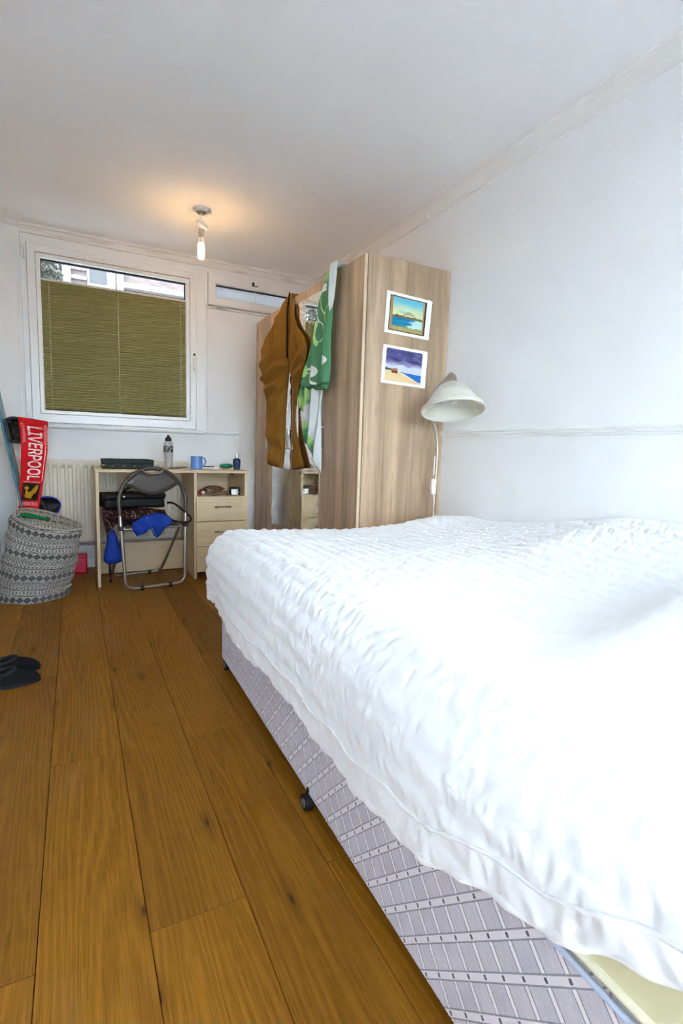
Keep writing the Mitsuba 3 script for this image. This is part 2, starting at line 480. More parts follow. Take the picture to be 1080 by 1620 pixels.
# ------------------------------------------------------------------ pleated blind
bl = thing('pleated_blind', 'olive green pleated blind covering most of the big window', 'blind')
def _blind(p, n, uv):
    t = fbm(p.x * 90, p.z * 300, 0.0, 2)
    s = fbm(p.x * 2, p.z * 2, 4.0, 2)
    return mix((.285, .265, .108), (.385, .36, .165), t * .6 + s * .4)
BLIND = M('blind', {'type': 'twosided', 'bsdf': {'type': 'principled', 'base_color': proc(_blind), 'roughness': .8, 'specular': .2}})
zt, zb, npl = 2.000, 1.140, 46
zz = np.linspace(zt, zb, 2 * npl + 1)
pitch = (zt - zb) / npl
yy = np.where(np.arange(len(zz)) % 2 == 0, D - .020, D - .005)
xs = np.linspace(-.170, .781, 40)
V = np.array([[(x, y + .0004 * math.sin(x * 9 + i), z + .0004 * math.sin(x * 5 + i * .7)) for x in xs] for i, (y, z) in enumerate(zip(yy, zz))])
V[0, :, 2] = zt; V[-1, :, 2] = zb
nr, nc = V.shape[:2]
def gridfaces(nr, nc):
    i, j = np.meshgrid(np.arange(nr - 1), np.arange(nc - 1), indexing='ij')
    q = np.stack([i * nc + j, i * nc + j + 1, (i + 1) * nc + j + 1, (i + 1) * nc + j], -1).reshape(-1, 4)
    return np.vstack([q[:, [0, 1, 2]], q[:, [0, 2, 3]]])
add('pleated_fabric', trimesh.Trimesh(V.reshape(-1, 3), gridfaces(nr, nc), process=False), BLIND, bl)
add('top_rail', bx(-.171, .782, D - .021, D - .003, 2.000, 2.016, .003), plain('rail_grey', (205, 205, 198), .4, .4), bl, label='pale grey top rail')
add('bottom_rail', bx(-.171, .782, D - .021, D - .003, 1.137, 1.146, .003), plain('rail_olive', (62, 56, 26), .5, .3), bl)
CORD = plain('cord', (225, 222, 196), .7, .2)
for xc in (-.125, .307, .742):
    beads = []
    for i in range(npl):
        z = zz[2 * i + 1]
        m = trimesh.creation.icosphere(subdivisions=1, radius=1)
        m.apply_scale((.0036, .0022, .0045 if i < npl * .72 else .0022))
        m.apply_translation((xc, D - .0245, z - pitch * .5))
        beads.append(m)
    beads.append(tube([(xc, D - .0235, zt), (xc, D - .0235, zb)], .0009, 6))
    add('cord', cat_(beads), CORD, bl, smooth=True)

# ------------------------------------------------------------------ radiator
rd = thing('radiator', 'cream ribbed panel radiator on the far wall under the window', 'radiator')
rx0, rx1, rz0, rz1, ry = -.36, .78, .205, .792, D - .095
# ribbed front
n = 23
pts = []
w = (rx1 - rx0 - .04) / n
prof = [(rx0, ry + .012), (rx0 + .006, ry)]
for i in range(n):
    a = rx0 + .02 + w * i
    prof += [(a + w * .18, ry), (a + w * .30, ry + .013), (a + w * .70, ry + .013), (a + w * .82, ry)]
prof += [(rx1 - .006, ry), (rx1, ry + .012)]
lip = np.array([[(x, ry + .03, rz1)] * 1 for x, y in prof])
cols = []
for x, y in prof:
    f = ry if y > ry - 1e-9 else y
    fl = min(y, ry + .0) if y <= ry + .0131 else y
    cols.append([(x, ry + .030, rz0), (x, fl, rz0 + .004), (x, fl, rz0 + .03), (x, y, rz0 + .055), (x, y, rz1 - .055), (x, fl, rz1 - .03), (x, fl, rz1 - .004), (x, ry + .012, rz1)])
V = np.array(cols)
add('panel', trimesh.Trimesh(V.reshape(-1, 3), gridfaces(*V.shape[:2]), process=False), RAD, rd)
add('top_grille', cat_([bx(rx0 + .004, rx1 - .004, ry + .010, ry + .016, rz1 - .004, rz1 + .004, .001)] + [bx(a, a + .006, ry + .014, D - .03, rz1 - .003, rz1 + .002) for a in np.arange(rx0 + .01, rx1 - .01, .018)]), RAD, rd)
add('side_plate', bx(rx0 - .002, rx0 + .003, ry + .008, D - .025, rz0 + .01, rz1), RAD, rd)
add('side_plate', bx(rx1 - .003, rx1 + .002, ry + .008, D - .025, rz0 + .01, rz1), RAD, rd)
add('pipe', tube([(rx0 + .02, ry + .04, rz0 - .022), (rx1 + .05, ry + .04, rz0 - .026)], .0075, 10), plain('pipe', (150, 146, 140), .5, .4), rd, smooth=True)
add('bracket', bx(-.2, -.16, D - .03, D - .001, .3, .7), RAD, rd)
add('bracket', bx(.55, .59, D - .03, D - .001, .3, .7), RAD, rd)

# ------------------------------------------------------------------ desk
dk = thing('desk', 'pale maple desk with an open shelf and drawers under the window', 'desk')
dx0, dx1, dy0, dy1 = .108, 1.092, 3.554, 4.045
add('desktop', bx(dx0, dx1, dy0, dy1, .738, .757, .002), MAPLE_T, dk)
add('side_panel', bx(.112, .131, 3.560, 4.04, 0, .7378, .0015), MAPLE_V, dk)
add('side_panel', bx(.717, .736, 3.566, 4.04, 0, .7378, .0015), MAPLE_V, dk)
add('side_panel', bx(1.070, 1.089, 3.566, 4.04, 0, .7378, .0015), MAPLE_V, dk)
add('back_panel', bx(.7362, 1.0698, 4.028, 4.036, .03, .7378), MAPLE, dk)
add('modesty_panel', bx(.1312, .7168, 3.905, 3.921, .008, .222, .0015), MAPLE, dk)
add('shelf', bx(.7362, 1.0698, 3.57, 4.027, .562, .577, .001), MAPLE_T, dk)
add('cam_fitting', bx(.985, 1.01, 3.62, 3.65, .726, .7378, .003), BLACK, dk)
for z0, z1 in ((.407, .5765), (.231, .4025), (.052, .2265)):
    d_ = add('drawer', bx(.728, 1.0885, 3.547, 3.5645, z0, z1, .0015), MAPLE, dk)
    zc = (z0 + z1) / 2 + .013
    path = [(.858 + .106 * t, 3.545 - .020 * math.sin(PI * t) ** .6, zc + .004 * math.sin(PI * t)) for t in np.linspace(0, 1, 17)]
    hb = cat_([tube(path, [.0028 + .0035 * abs(math.cos(PI * t)) for t in np.linspace(0, 1, 17)], 10), bx(.853, .868, 3.538, 3.5468, zc - .006, zc + .007, .002), bx(.954, .969, 3.538, 3.5468, zc - .006, zc + .007, .002)])
    add('handle', hb, BRASSY, d_, smooth=35)

# ------------------------------------------------------------------ things on the desk
def _darkgreen(p, n, uv):
    return mix((.006, .013, .011), (.012, .024, .020), fbm(p.x * 40, p.y * 40, p.z * 40, 2))
CASE = M('case', prin(proc(_darkgreen), .55, .25))
k = thing('writing_case', 'dark green flat case with small brass studs lying on the desk', 'case')
add('body', rbox(.157, .468, 3.64, 3.86, .7575, .806, .006), CASE, k, smooth=35)
add('lid', rbox(.155, .470, 3.637, 3.863, .790, .819, .007), CASE, k, smooth=35)
for xs_ in (.215, .283, .350):
    add('stud', trimesh.creation.icosphere(subdivisions=2, radius=.0062).apply_translation((xs_, 3.638, .774)), GOLD, k, smooth=35)
add('corner', bx(.153, .170, 3.633, 3.66, .777, .783, .002), GOLD, k)

solo('glass_dish', 'small greyish glass dish beside the dark green case', 'dish', lathe([(0, .7575), (.035, .7575), (.045, .775), (.043, .776), (.033, .761), (0, .761)], (.505, 3.90, 0)), plain('frost', (170, 176, 172), .2, .6), smooth=40)

bt = thing('water_bottle', 'clear plastic sports bottle with black cap and label on the desk', 'bottle')
BP = M('bottle_plastic', {'type': 'principledthin', 'base_color': {'type': 'rgb', 'value': [.74, .73, .70]}, 'roughness': .15, 'spec_trans': .45, 'diff_trans': .7, 'eta': 1.35})
bc = (.592, 3.83, 0)
zb_ = .7575
add('body', lathe([(.0, zb_ + .001), (.027, zb_ + .001), (.031, zb_ + .006), (.0315, zb_ + .03), (.028, zb_ + .05), (.029, zb_ + .075), (.031, zb_ + .10), (.032, zb_ + .165), (.027, zb_ + .182), (.018, zb_ + .194), (.016, zb_ + .205)], bc, 32), BP, bt, smooth=40)
def _blabel(p, n, uv):
    a = dr.atan2(p.y - 3.83, p.x - .592)
    m_ = smoothstep(.55, .6, noise(a * 4, p.z * 90, 2.0))
    return mix((.02, .02, .022), (.55, .55, .55), m_ * .7)
add('label_band', lathe([(.0318, zb_ + .112), (.0326, zb_ + .113), (.0328, zb_ + .157), (.032, zb_ + .158)], bc, 32), M('bottle_label', prin(proc(_blabel), .4, .4)), bt, smooth=40)
add('cap', lathe([(0, zb_ + .234), (.008, zb_ + .234), (.010, zb_ + .228), (.009, zb_ + .221), (.017, zb_ + .216), (.021, zb_ + .208), (.021, zb_ + .190), (.019, zb_ + .188), (0, zb_ + .188)], bc, 28), BLACK, bt, smooth=35)
solo('pen_tray', 'flat dark brown strip lying at the foot of the bottle', 'tray', rbox(.585, .665, 3.755, 3.79, .7575, .765, .003), plain('darkbrown', (70, 44, 28), .5, .3), smooth=35)

mg = thing('mug', 'blue ceramic mug on the desk', 'mug')
BLUE = plain('mug_blue', (92, 134, 196), .25, .5)
mc = (.766, 3.72)
add('body', lathe([(0, .7575), (.036, .7575), (.040, .760), (.0405, .766), (.0405, .846), (.0395, .849), (.0375, .847), (.037, .766), (0, .764)], (*mc, 0), 40), BLUE, mg, smooth=40)
add('handle', tube(spline([(mc[0] + .036, mc[1] + .006, .836), (mc[0] + .056, mc[1] + .010, .834), (mc[0] + .065, mc[1] + .012, .812), (mc[0] + .058, mc[1] + .010, .787), (mc[0] + .036, mc[1] + .006, .778)], 24), .0052, 10), BLUE, mg, smooth=True)

nb = thing('notebook', 'white notebook with a black cover behind the blue mug', 'notebook')
add('pages', rot(bx(.735, .955, 3.83, 3.95, .7585, .768, .001), -6, (0, 0, 1), (.84, 3.89, 0)), WHITEPL, nb)
add('cover', rot(bx(.80, .93, 3.832, 3.955, .7682, .7715, .001), -14, (0, 0, 1), (.84, 3.89, 0)), BLACK, nb)
ph = thing('mobile_phone', 'dark phone lying left of the blue mug', 'phone')
add('body', rot(rbox(.675, .725, 3.86, 3.97, .7578, .766, .003), -25, (0, 0, 1), (.70, 3.9, 0)), plain('phone', (80, 84, 90), .3, .5), ph, smooth=35)
add('screen', rot(bx(.679, .721, 3.868, 3.962, .7661, .7664), -25, (0, 0, 1), (.70, 3.9, 0)), plain('screen', (150, 158, 164), .1, .6), ph)

gr = thing('glasses_case', 'rounded green case beside the dark blue bottle on the desk', 'case')
def egg(c, r, seed=0, amp=0.0, sub=3):
    m = trimesh.creation.icosphere(subdivisions=sub, radius=1)
    v = m.vertices
    m.vertices = v * (1 + amp * wob(v, 2.3, seed)[:, None] * 2) * np.array(r) + np.array(c)
    return m
GREENC = plain('teal_green', (24, 128, 96), .35, .5)
add('body', egg((1.035, 3.93, .7585 + .018), (.052, .032, .0185), 1, .05), GREENC, gr, smooth=True)
add('seam', tube([(1.035 + .053 * math.cos(a), 3.93 + .033 * math.sin(a), .7775) for a in np.linspace(0, 2 * PI, 40)[:-1]], .0016, 6, closed=True), plain('teal_dark', (12, 80, 62), .4, .4), gr, smooth=True)

cb = thing('cologne_bottle', 'dark blue glass cologne bottle with a silver cap on the desk', 'bottle')
cc = (1.055, 3.72, 0)
def _cob(p, n, uv):
    return mix((.006, .008, .02), (.02, .06, .17), smoothstep(.775, .835, p.z))
add('body', lathe([(0, .7578), (.021, .7578), (.023, .760), (.0285, .812), (.0285, .822), (.022, .836), (.013, .840), (0, .841)], cc, 36), M('cobalt', prin((.012, .03, .085), .12, .7)), cb, smooth=40)
add('cap', lathe([(0, .841), (.014, .841), (.0145, .868), (.0135, .871), (0, .872)], cc, 28), CHROME, cb, smooth=40)

# things in the open shelf
sz = .5772
a_ = thing('toy_figure', 'small red and white trinket in the open desk shelf', 'trinket')
add('body', egg((.787, 3.66, sz + .022), (.020, .016, .022), 3, .1), plain('rwred', (150, 40, 40), .5, .4), a_, smooth=True)
add('face', egg((.796, 3.648, sz + .020), (.012, .010, .014), 4, .1), plain('rwwhite', (220, 208, 200), .5, .4), a_, smooth=True)
k = thing('wrist_watch', 'silver wristwatch lying coiled in the open desk shelf', 'watch')
add('strap', tube([(.845 + .027 * math.cos(t), 3.70 + .022 * math.sin(t), sz + .026 + .020 * math.sin(t * .5) ** 2) for t in np.linspace(0, 2 * PI, 30)[:-1]], .006, 8, closed=True), plain('steel', (150, 150, 150), .35, .5, .8), k, smooth=True)
add('dial', rot(trimesh.creation.cylinder(.017, .009, sections=24), 70, (1, .3, 0)).apply_translation((.845, 3.676, sz + .026)), CHROME, k, smooth=30)
rng = np.random.default_rng(8)
COPPER = plain('copper', (168, 96, 58), .4, .5, .8)
for i, (x, y) in enumerate([(.815, 3.625), (.868, 3.640), (.893, 3.62), (.905, 3.665), (.935, 3.63), (.94, 3.69), (.88, 3.72), (.965, 3.655), (.828, 3.73), (.915, 3.71)]):
    m = trimesh.creation.cylinder(.0105, .0022, sections=20)
    tilt = rng.uniform(0, 8)
    m = rot(m, tilt, (1, .4, 0)); m.apply_translation((x, y, sz + .0012 + .0105 * math.sin(math.radians(tilt)) ))
    solo('coin', 'small loose copper coloured coin on the open desk shelf' if i % 2 else 'small loose silver coloured coin on the open desk shelf', 'coin', m, COPPER if i % 2 else CHROME, smooth=30, group='copper coins on the open desk shelf' if i % 2 else 'silver coins on the open desk shelf')
k = thing('paper_bundle', 'crumpled brownish paper at the back of the open desk shelf', 'paper')
add('sheet', egg((.905, 3.80, sz + .032), (.075, .05, .024), 7, .35), plain('kraft', (120, 84, 62), .8, .2), k, smooth=20)
k = thing('alarm_clock', 'small white and black digital clock in the open desk shelf', 'clock')
add('body', rbox(.988, 1.056, 3.635, 3.672, sz, sz + .056, .006), BLACK, k, smooth=35)
add('face', rbox(.992, 1.040, 3.628, 3.638, sz + .004, sz + .043, .003), WHITEPL, k, smooth=35)
add('button', cat_([bx(1.028, 1.036, 3.6265, 3.629, sz + .012, sz + .018), bx(1.028, 1.036, 3.6265, 3.629, sz + .026, sz + .032)]), BLACK, k)

# ------------------------------------------------------------------ folding chair
ch = thing('folding_chair', 'grey tubular folding chair with a brown vinyl backrest tucked at the desk', 'chair')
ca, sa = math.cos(math.radians(11)), math.sin(math.radians(11))
CO = np.array([.437, 3.465])
def cp_(u, v, z):
    return (CO[0] + u * ca - v * sa, CO[1] + u * sa + v * ca, z)
TUBE = plain('chair_tube', (178, 172, 166), .28, .5, .9)
VINYL = plain('chair_vinyl', (66, 58, 53), .30, .5)
# v of the big loop against height: leans slightly
def lv(z):
    return -.055 + .075 * z
def loop_pts():
    out = []
    zs = .018
    # bottom bar with rounded corners, sides, arch
    for a in np.linspace(-PI / 2, 0, 8):
        out.append((.135 + .055 * math.cos(a) + .0, zs + .055 + .055 * math.sin(a)))
    for t in np.linspace(.1, 1, 8):
        out.append((.190 + (.208 - .190) * t, .073 + (.52 - .073) * t))
    for a in np.linspace(.12, PI - .12, 26):
        out.append((.212 * math.cos(a) * 1.0, .545 + .225 * math.sin(a)))
    for t in np.linspace(0, .9, 8):
        out.append((-.208 + (.018) * t, .52 - (.52 - .073) * t))
    for a in np.linspace(PI, 1.5 * PI, 8):
        out.append((-.135 + .055 * math.cos(a), zs + .055 + .055 * math.sin(a)))
    return out
LP = loop_pts()
LP = [tuple(q) for q in spline(LP, 140, closed=True)]
add('frame', tube([cp_(u, lv(z), z) for u, z in LP], .0105, 12, closed=True), TUBE, ch, smooth=True)
arch = [q for q in LP if q[1] > .47]
# vinyl sleeve over the arch, in order
i0 = next(i for i, q in enumerate(LP) if q[1] > .47)
arch = LP[i0:i0 + len(arch)]
add('sleeve', tube([cp_(u, lv(z), z) for u, z in arch], .0125, 12), VINYL, ch, smooth=True)
# backrest lens
top = [(.212 * math.cos(a), .545 + .225 * math.sin(a)) for a in np.linspace(.62, PI - .62, 24)]
bot = [(-.172 + .344 * t, .676 - .072 * math.sin(PI * t) ** .9) for t in np.linspace(0, 1, 24)]
notch = Polygon([(.062 * math.cos(a) + .0, .765 + .030 * math.sin(a)) for a in np.linspace(PI, 2 * PI, 16)] + [(.07, .80), (-.07, .80)])
bp = Polygon(top + bot).buffer(0).difference(notch)
m, _ = puffy(bp, .014, lambda s, t, o: np.array([cp_(a, lv(b) - c * 1.0 + .03 * (1 - (a / .2) ** 2) * 0, b) for a, b, c in zip(s, t, o)]), lambda P, d: dome(d, .02, .010), 1.0)
add('backrest', m, VINYL, ch, smooth=40)
add('grip_edge', tube([cp_(.062 * math.cos(a), lv(.74) - .012, .765 + .030 * math.sin(a)) for a in np.linspace(PI + .1, 2 * PI - .1, 20)], .004, 8), CHROME, ch, smooth=True)
for u, z in ((-.125, .690), (0, .712), (.125, .690)):
    add('rivet', trimesh.creation.icosphere(subdivisions=2, radius=.005).apply_translation(cp_(u, lv(z) - .012, z)), CHROME, ch, smooth=True)
# second frame: legs to the far feet
leg2 = [(-.180, .0, .400), (-.176, .12, .27), (-.172, .28, .10), (-.160, .345, .030), (-.13, .360, .014), (0, .362, .014), (.13, .360, .014), (.160, .345, .030), (.172, .28, .10), (.176, .12, .27), (.180, .0, .400)]
add('frame', tube([cp_(*q) for q in spline(leg2, 70)], .0095, 12), TUBE, ch, smooth=True)
seat = Polygon([(-.178, .0), (.178, .0), (.172, .26), (.13, .33), (-.13, .33), (-.172, .26)])
m, _ = puffy(seat, .02, lambda s, t, o: np.array([cp_(a, b, .395 + c) for a, b, c in zip(s, t, o)]), lambda P, d: dome(d, .03, .018), .5)
add('seat', m, VINYL, ch, smooth=40)
add('seat_bar', tube([cp_(-.195, -.008, .388), cp_(.195, -.008, .388)], .008, 10), TUBE, ch, smooth=True)
for q in ((-.09, .018), (.09, .018)):
    add('foot_pad', rot(trimesh.creation.cylinder(.0145, .022, sections=16), 90, (0, 1, 0)).apply_translation(cp_(q[0], lv(q[1]), .0165)), BLACK, ch, smooth=30)
for u in (-.09, .09):
    add('foot_pad', rot(trimesh.creation.cylinder(.013, .022, sections=16), 90, (0, 1, 0)).apply_translation(cp_(u, .362, .014)), BLACK, ch, smooth=30)
for s_ in (-1, 1):
    add('pivot', rbox(*[x for q in [(cp_(s_ * .205, lv(.4), 0)[0] - .016, cp_(s_ * .205, lv(.4), 0)[0] + .016), (cp_(s_ * .205, lv(.4), 0)[1] - .014, cp_(s_ * .205, lv(.4), 0)[1] + .02)] for x in q], .388, .412, .005), BLACK, ch, smooth=35)

# bag and cloths on the chair
bg = thing('satchel', 'black leather satchel lying on the folding chair', 'bag')
def cbox(u0, u1, v0, v1, z0, z1, r):
    m = rbox(u0, u1, v0, v1, z0, z1, r)
    m = m.subdivide()
    v = m.vertices.copy()
    v = v + .006 * np.c_[wob(v, 9, 1), wob(v, 9, 2), wob(v, 9, 3)] * 2
    m.vertices = np.array([cp_(*q) for q in v])
    return m
add('body', cbox(-.262, .118, .10, .27, .506, .596, .018), BLACKLEATHER, bg, smooth=40)
add('flap', cbox(-.266, .122, .085, .26, .566, .606, .014), BLACKLEATHER, bg, smooth=40)
add('handle', tube(spline([cp_(-.125, .17, .603), cp_(-.115, .165, .628), cp_(-.06, .16, .648), cp_(.0, .16, .640), cp_(.03, .16, .625), cp_(.045, .165, .603)], 30), .009, 10), BLACKLEATHER, bg, smooth=True)
add('buckle', bx(*sorted((cp_(-.155, .075, 0)[0] - .006, cp_(-.155, .075, 0)[0] + .006)), cp_(-.155, .075, 0)[1] - .003, cp_(-.155, .075, 0)[1] + .004, .583, .593, .002), NICKEL, bg)
add('strap', tube(spline([cp_(.13, .10, .535), cp_(.165, .05, .53), cp_(.205, .01, .49), cp_(.238, -.03, .445), cp_(.225, -.05, .425), cp_(.18, -.045, .418), cp_(.14, -.02, .425), cp_(.12, .05, .44)], 50), .0065, 8), BLACKLEATHER, bg, smooth=True)
def _pat(p, n, uv):
    d1, d2, r = voronoi((p.x + p.y * .4) * 70, p.z * 80)
    c = mix((.022, .010, .010), (.17, .022, .012), smoothstep(.55, .75, r))
    c = mix(c, (.03, .04, .09), smoothstep(.30, .35, r) * (1 - smoothstep(.42, .48, r)))
    c = mix(c, (.22, .10, .035), smoothstep(.86, .9, r))
    return mix(c, (.012, .008, .01), smoothstep(.35, .55, d1))
PAT = M('patterned_cloth', prin(proc(_pat), .8, .2))
pc = thing('patterned_shawl', 'dark red patterned cloth bundled under the black satchel', 'cloth')
def cegg(c, r, seed, amp, sub=4):
    m = egg((0, 0, 0), r, seed, amp, sub)
    m.vertices = np.array([cp_(q[0] + c[0], q[1] + c[1], q[2] + c[2]) for q in m.vertices])
    return m
add('bundle', cegg((-.07, .14, .462), (.200, .13, .040), 11, .16), PAT, pc, smooth=True)
m, _ = puffy(Polygon([(-.27, .52), (-.19, .535), (-.16, .46), (-.175, .42), (-.205, .37), (-.215, .30), (-.222, .18), (-.212, .02), (-.232, .02), (-.235, .2), (-.245, .36), (-.262, .44)]), .012, lambda s, t, o: np.array([cp_(a, .165 - c, b) for a, b, c in zip(s, t, o)]), lambda P, d: dome(d, .02, .012) + .006 * wob(P, 30, 4), 1.0)
add('hanging_end', m, PAT, pc, smooth=50)
def _roy(p, n, uv):
    return mix((.004, .020, .17), (.008, .050, .36), fbm(p.x * 14, p.y * 14, p.z * 14, 3))
ROYAL = M('royal_blue', prin(proc(_roy), .75, .3, sheen=.4))
bc_ = thing('blue_cloth', 'royal blue cloth hanging over the front of the chair seat', 'cloth')
poly = Polygon([(-.135, .432), (-.09, .455), (-.03, .475), (.02, .485), (.09, .47), (.112, .44), (.10, .405), (.055, .375), (.03, .345), (.012, .325), (-.006, .345), (-.022, .39), (-.03, .385), (-.045, .372), (-.09, .352), (-.11, .345), (-.135, .385)])
def vcl(s, t, o):
    w = .010 * np.sin(s * 60 + t * 25) + .05 * np.clip((t - .405) / .08, 0, 1) ** 1.5
    return np.array([cp_(a, -.035 + d - c, b) for a, b, c, d in zip(s, t, o, w)])
m, _ = puffy(poly, .008, vcl, lambda P, d: dome(d, .03, .016) + .014 * wob(P, 26, 5) * np.clip(d / .02, 0, 1), .3)
add('folds', m, ROYAL, bc_, smooth=60)
add('hem', tube([tuple(vcl(np.array([a]), np.array([b]), np.array([.004]))[0]) for a, b in ((-.112, .345), (-.088, .354), (-.045, .374), (-.03, .386))], .0025, 6), plain('hem_blue', (92, 140, 190), .6, .3), bc_, smooth=True)
add('hem', tube([tuple(vcl(np.array([a]), np.array([b]), np.array([.016]))[0]) for a, b in ((-.045, .462), (-.035, .43), (-.02, .395), (-.004, .36), (.010, .328))], .0022, 6), 'mat_hem_blue', bc_, smooth=True)
bh = thing('blue_drawstring_bag', 'blue cloth bag hanging low at the left of the folding chair', 'bag')
m, _ = puffy(Polygon([(-.238, .375), (-.215, .38), (-.200, .34), (-.185, .28), (-.165, .24), (-.150, .21), (-.155, .18), (-.19, .165), (-.22, .158), (-.262, .165), (-.282, .185), (-.277, .24), (-.262, .30)]), .010, lambda s, t, o: np.array([cp_(a, .085 - c, b) for a, b, c in zip(s, t, o)]), lambda P, d: dome(d, .05, .035) + .02 * wob(P, 22, 6) * np.clip(d / .03, 0, 1), .8)
add('pouch', m, ROYAL, bh, smooth=60)
add('cord', tube(spline([cp_(-.228, .085, .37), cp_(-.240, .10, .42), cp_(-.272, .12, .47), cp_(-.280, .13, .53)], 20), .003, 6), plain('tan', (120, 92, 64), .7, .2), bh, smooth=True)

# ------------------------------------------------------------------ pouf, box, scarf, snowboard
def _pouf(p, n, uv):
    # uv in metres: round the side, and up
    u, v = uv.x, uv.y
    PER = .1345
    c = (v / PER - dr.floor(v / PER)) * PER
    white, dark, grey = mi.Color3f(.50, .465, .415), mi.Color3f(.020, .018, .016), mi.Color3f(.045, .040, .037)
    ul = u / .0373 - dr.floor(u / .0373)
    us = u / .0187 - dr.floor(u / .0187)
    tri = abs(ul - .5) * 2
    d = abs(c - .0260) / .0190
    out = mix(white, mi.Color3f(.31, .288, .258), dr.select(d < 1.05, 1.0, 0.0))
    out = mix(out, grey, dr.select((tri + d < 1.0) & (d < 1), 1.0, 0.0))
    out = mix(out, mi.Color3f(.20, .185, .17), dr.select((tri + d < .40) & (tri + d > .22), 1.0, 0.0))
    out = mix(out, grey, dr.select((tri > 1.02 - .36 * (1 - d)) & (d < 1), .0, 0.0))
    for c_, w_ in ((.0035, .0016), (.0500, .0021), (.0565, .0012), (.0815, .0013), (.0870, .0024), (.1060, .0011), (.1300, .0020)):
        out = mix(out, dark, dr.select(abs(c - c_) < w_, 1.0, 0.0))
    out = mix(out, grey, dr.select((abs(c - .0690) < .0078) & (abs(us - .5) < .27), 1.0, 0.0))
    out = mix(out, white, dr.select((abs(c - .0690) < .0026) & (abs(us - .5) < .10), 1.0, 0.0))
    out = mix(out, grey, dr.select((abs(c - .0965) < .0048) & (abs(us - .5) < .30), 1.0, 0.0))
    z_ = abs(c - .1180) / .0085
    out = mix(out, dark, dr.select((z_ < 1) & (abs(abs(us - .5) * 2 - z_) < .30), 1.0, 0.0))
    return out * (.9 + .2 * noise(u * 500, v * 500, 0.0))
POUF = M('pouf', prin(proc(_pouf), .85, .15))
pf = thing('pouf', 'slumping cylindrical pouf in black and white geometric cloth by the radiator', 'pouf')
ns, nt = 64, 72
rows, uvs = [], []
for i in range(ns + 1):
    k = i / ns
    cx = -.243 + .098 * k ** 1.15; cz = .452 * k; ti = math.radians(15) * k
    r = .188 + .006 * math.sin(k * PI) + .0045 * math.sin(k * PI * 2 * 4.6) + .012 * math.exp(-(k / .05) ** 2) - .012 * math.exp(-((1 - k) / .03) ** 2)
    for j in range(nt + 1):
        a = 2 * PI * j / nt
        rr = r + .005 * math.sin(3 * a + 5 * k) + .004 * math.sin(7 * a - 9 * k)
        x, y = rr * math.cos(a), rr * math.sin(a)
        rows.append((cx + x * math.cos(ti), 3.515 + y, max(.002, cz - x * math.sin(ti) + .14 * y * k + .006 * math.sin(2 * a + k * 3) * k)))
        uvs.append((a * .19, k * .47))
Vp = np.array(rows)
add('side', trimesh.Trimesh(Vp, gridfaces(ns + 1, nt + 1)[:, ::-1], process=False), POUF, pf, smooth=True, uv=np.array(uvs))
ti = math.radians(15)
rows, uvs = [], []
R_ = .184
for i in range(22):
    q = i / 21
    for j in range(nt + 1):
        a = 2 * PI * j / nt
        x, y = R_ * q * math.cos(a), R_ * q * math.sin(a)
        zt_ = .012 * (1 - q ** 3) - .006 * q ** 8 + .004 * math.sin(x * 40 + y * 25) * (1 - q)
        rows.append((-.145 + x * math.cos(ti) + zt_ * math.sin(ti), 3.515 + y, .452 - x * math.sin(ti) + .14 * y + zt_ * math.cos(ti) + .006 * math.sin(2 * a + 3) * q))
        uvs.append((x + 1, y * .9 + 1.02))
add('top', trimesh.Trimesh(np.array(rows), gridfaces(22, nt + 1)[:, ::-1], process=False), POUF, pf, smooth=True, uv=np.array(uvs))
add('piping', tube([(-.145 + .184 * math.cos(a) * math.cos(ti), 3.515 + .184 * math.sin(a), .452 - .184 * math.cos(a) * math.sin(ti) + .14 * .184 * math.sin(a) + .006 * math.sin(2 * a + 3)) for a in np.linspace(0, 2 * PI, 60)[:-1]], .0042, 8, closed=True), plain('piping', (170, 162, 150), .8, .2), pf, smooth=True)
add('zip_pull', tube(spline([(-.07, 3.385, .060), (-.050, 3.40, .068), (-.035, 3.41, .076)], 8), .004, 6), 'mat_piping', pf, smooth=True)
GRC = plain('green_cloth', (8, 110, 52), .8, .2)
k = thing('green_sock', 'bright green cloth lying on top of the patterned pouf', 'cloth')
poly = Polygon([(-.115, 0), (-.08, .028), (-.02, .02), (.04, .012), (.09, .02), (.10, -.005), (.05, -.028), (-.03, -.025), (-.10, -.03)])
def ontop(s, t, o):
    x, y = s * .75 - .07, t * 1.1 - .045
    q = np.sqrt(x * x + y * y) / R_
    z_ = .012 * (1 - q ** 3) + .005 + o
    return np.c_[-.145 + x * math.cos(ti) + z_ * math.sin(ti), 3.515 + y, .452 - x * math.sin(ti) + .14 * y + z_ * math.cos(ti)]
m, _ = puffy(poly, .008, ontop, lambda P, d: dome(d, .02, .011) + .012 * wob(P, 40, 3) * np.clip(d / .015, 0, 1), .1)
add('folds', m, GRC, k, smooth=60)

k = thing('storage_box', 'magenta pink plastic box on the floor behind the pouf', 'box')
PINK = plain('magenta', (206, 14, 62), .35, .5)
add('body', rbox(-.11, .060, 3.985, 4.09, .0005, .118, .014), PINK, k, smooth=35)
add('lid', rbox(-.113, .063, 3.982, 4.093, .112, .130, .007), PINK, k, smooth=35)

sb = thing('snowboard', 'snowboard with a teal edge leaning in the corner by the scarf', 'snowboard')
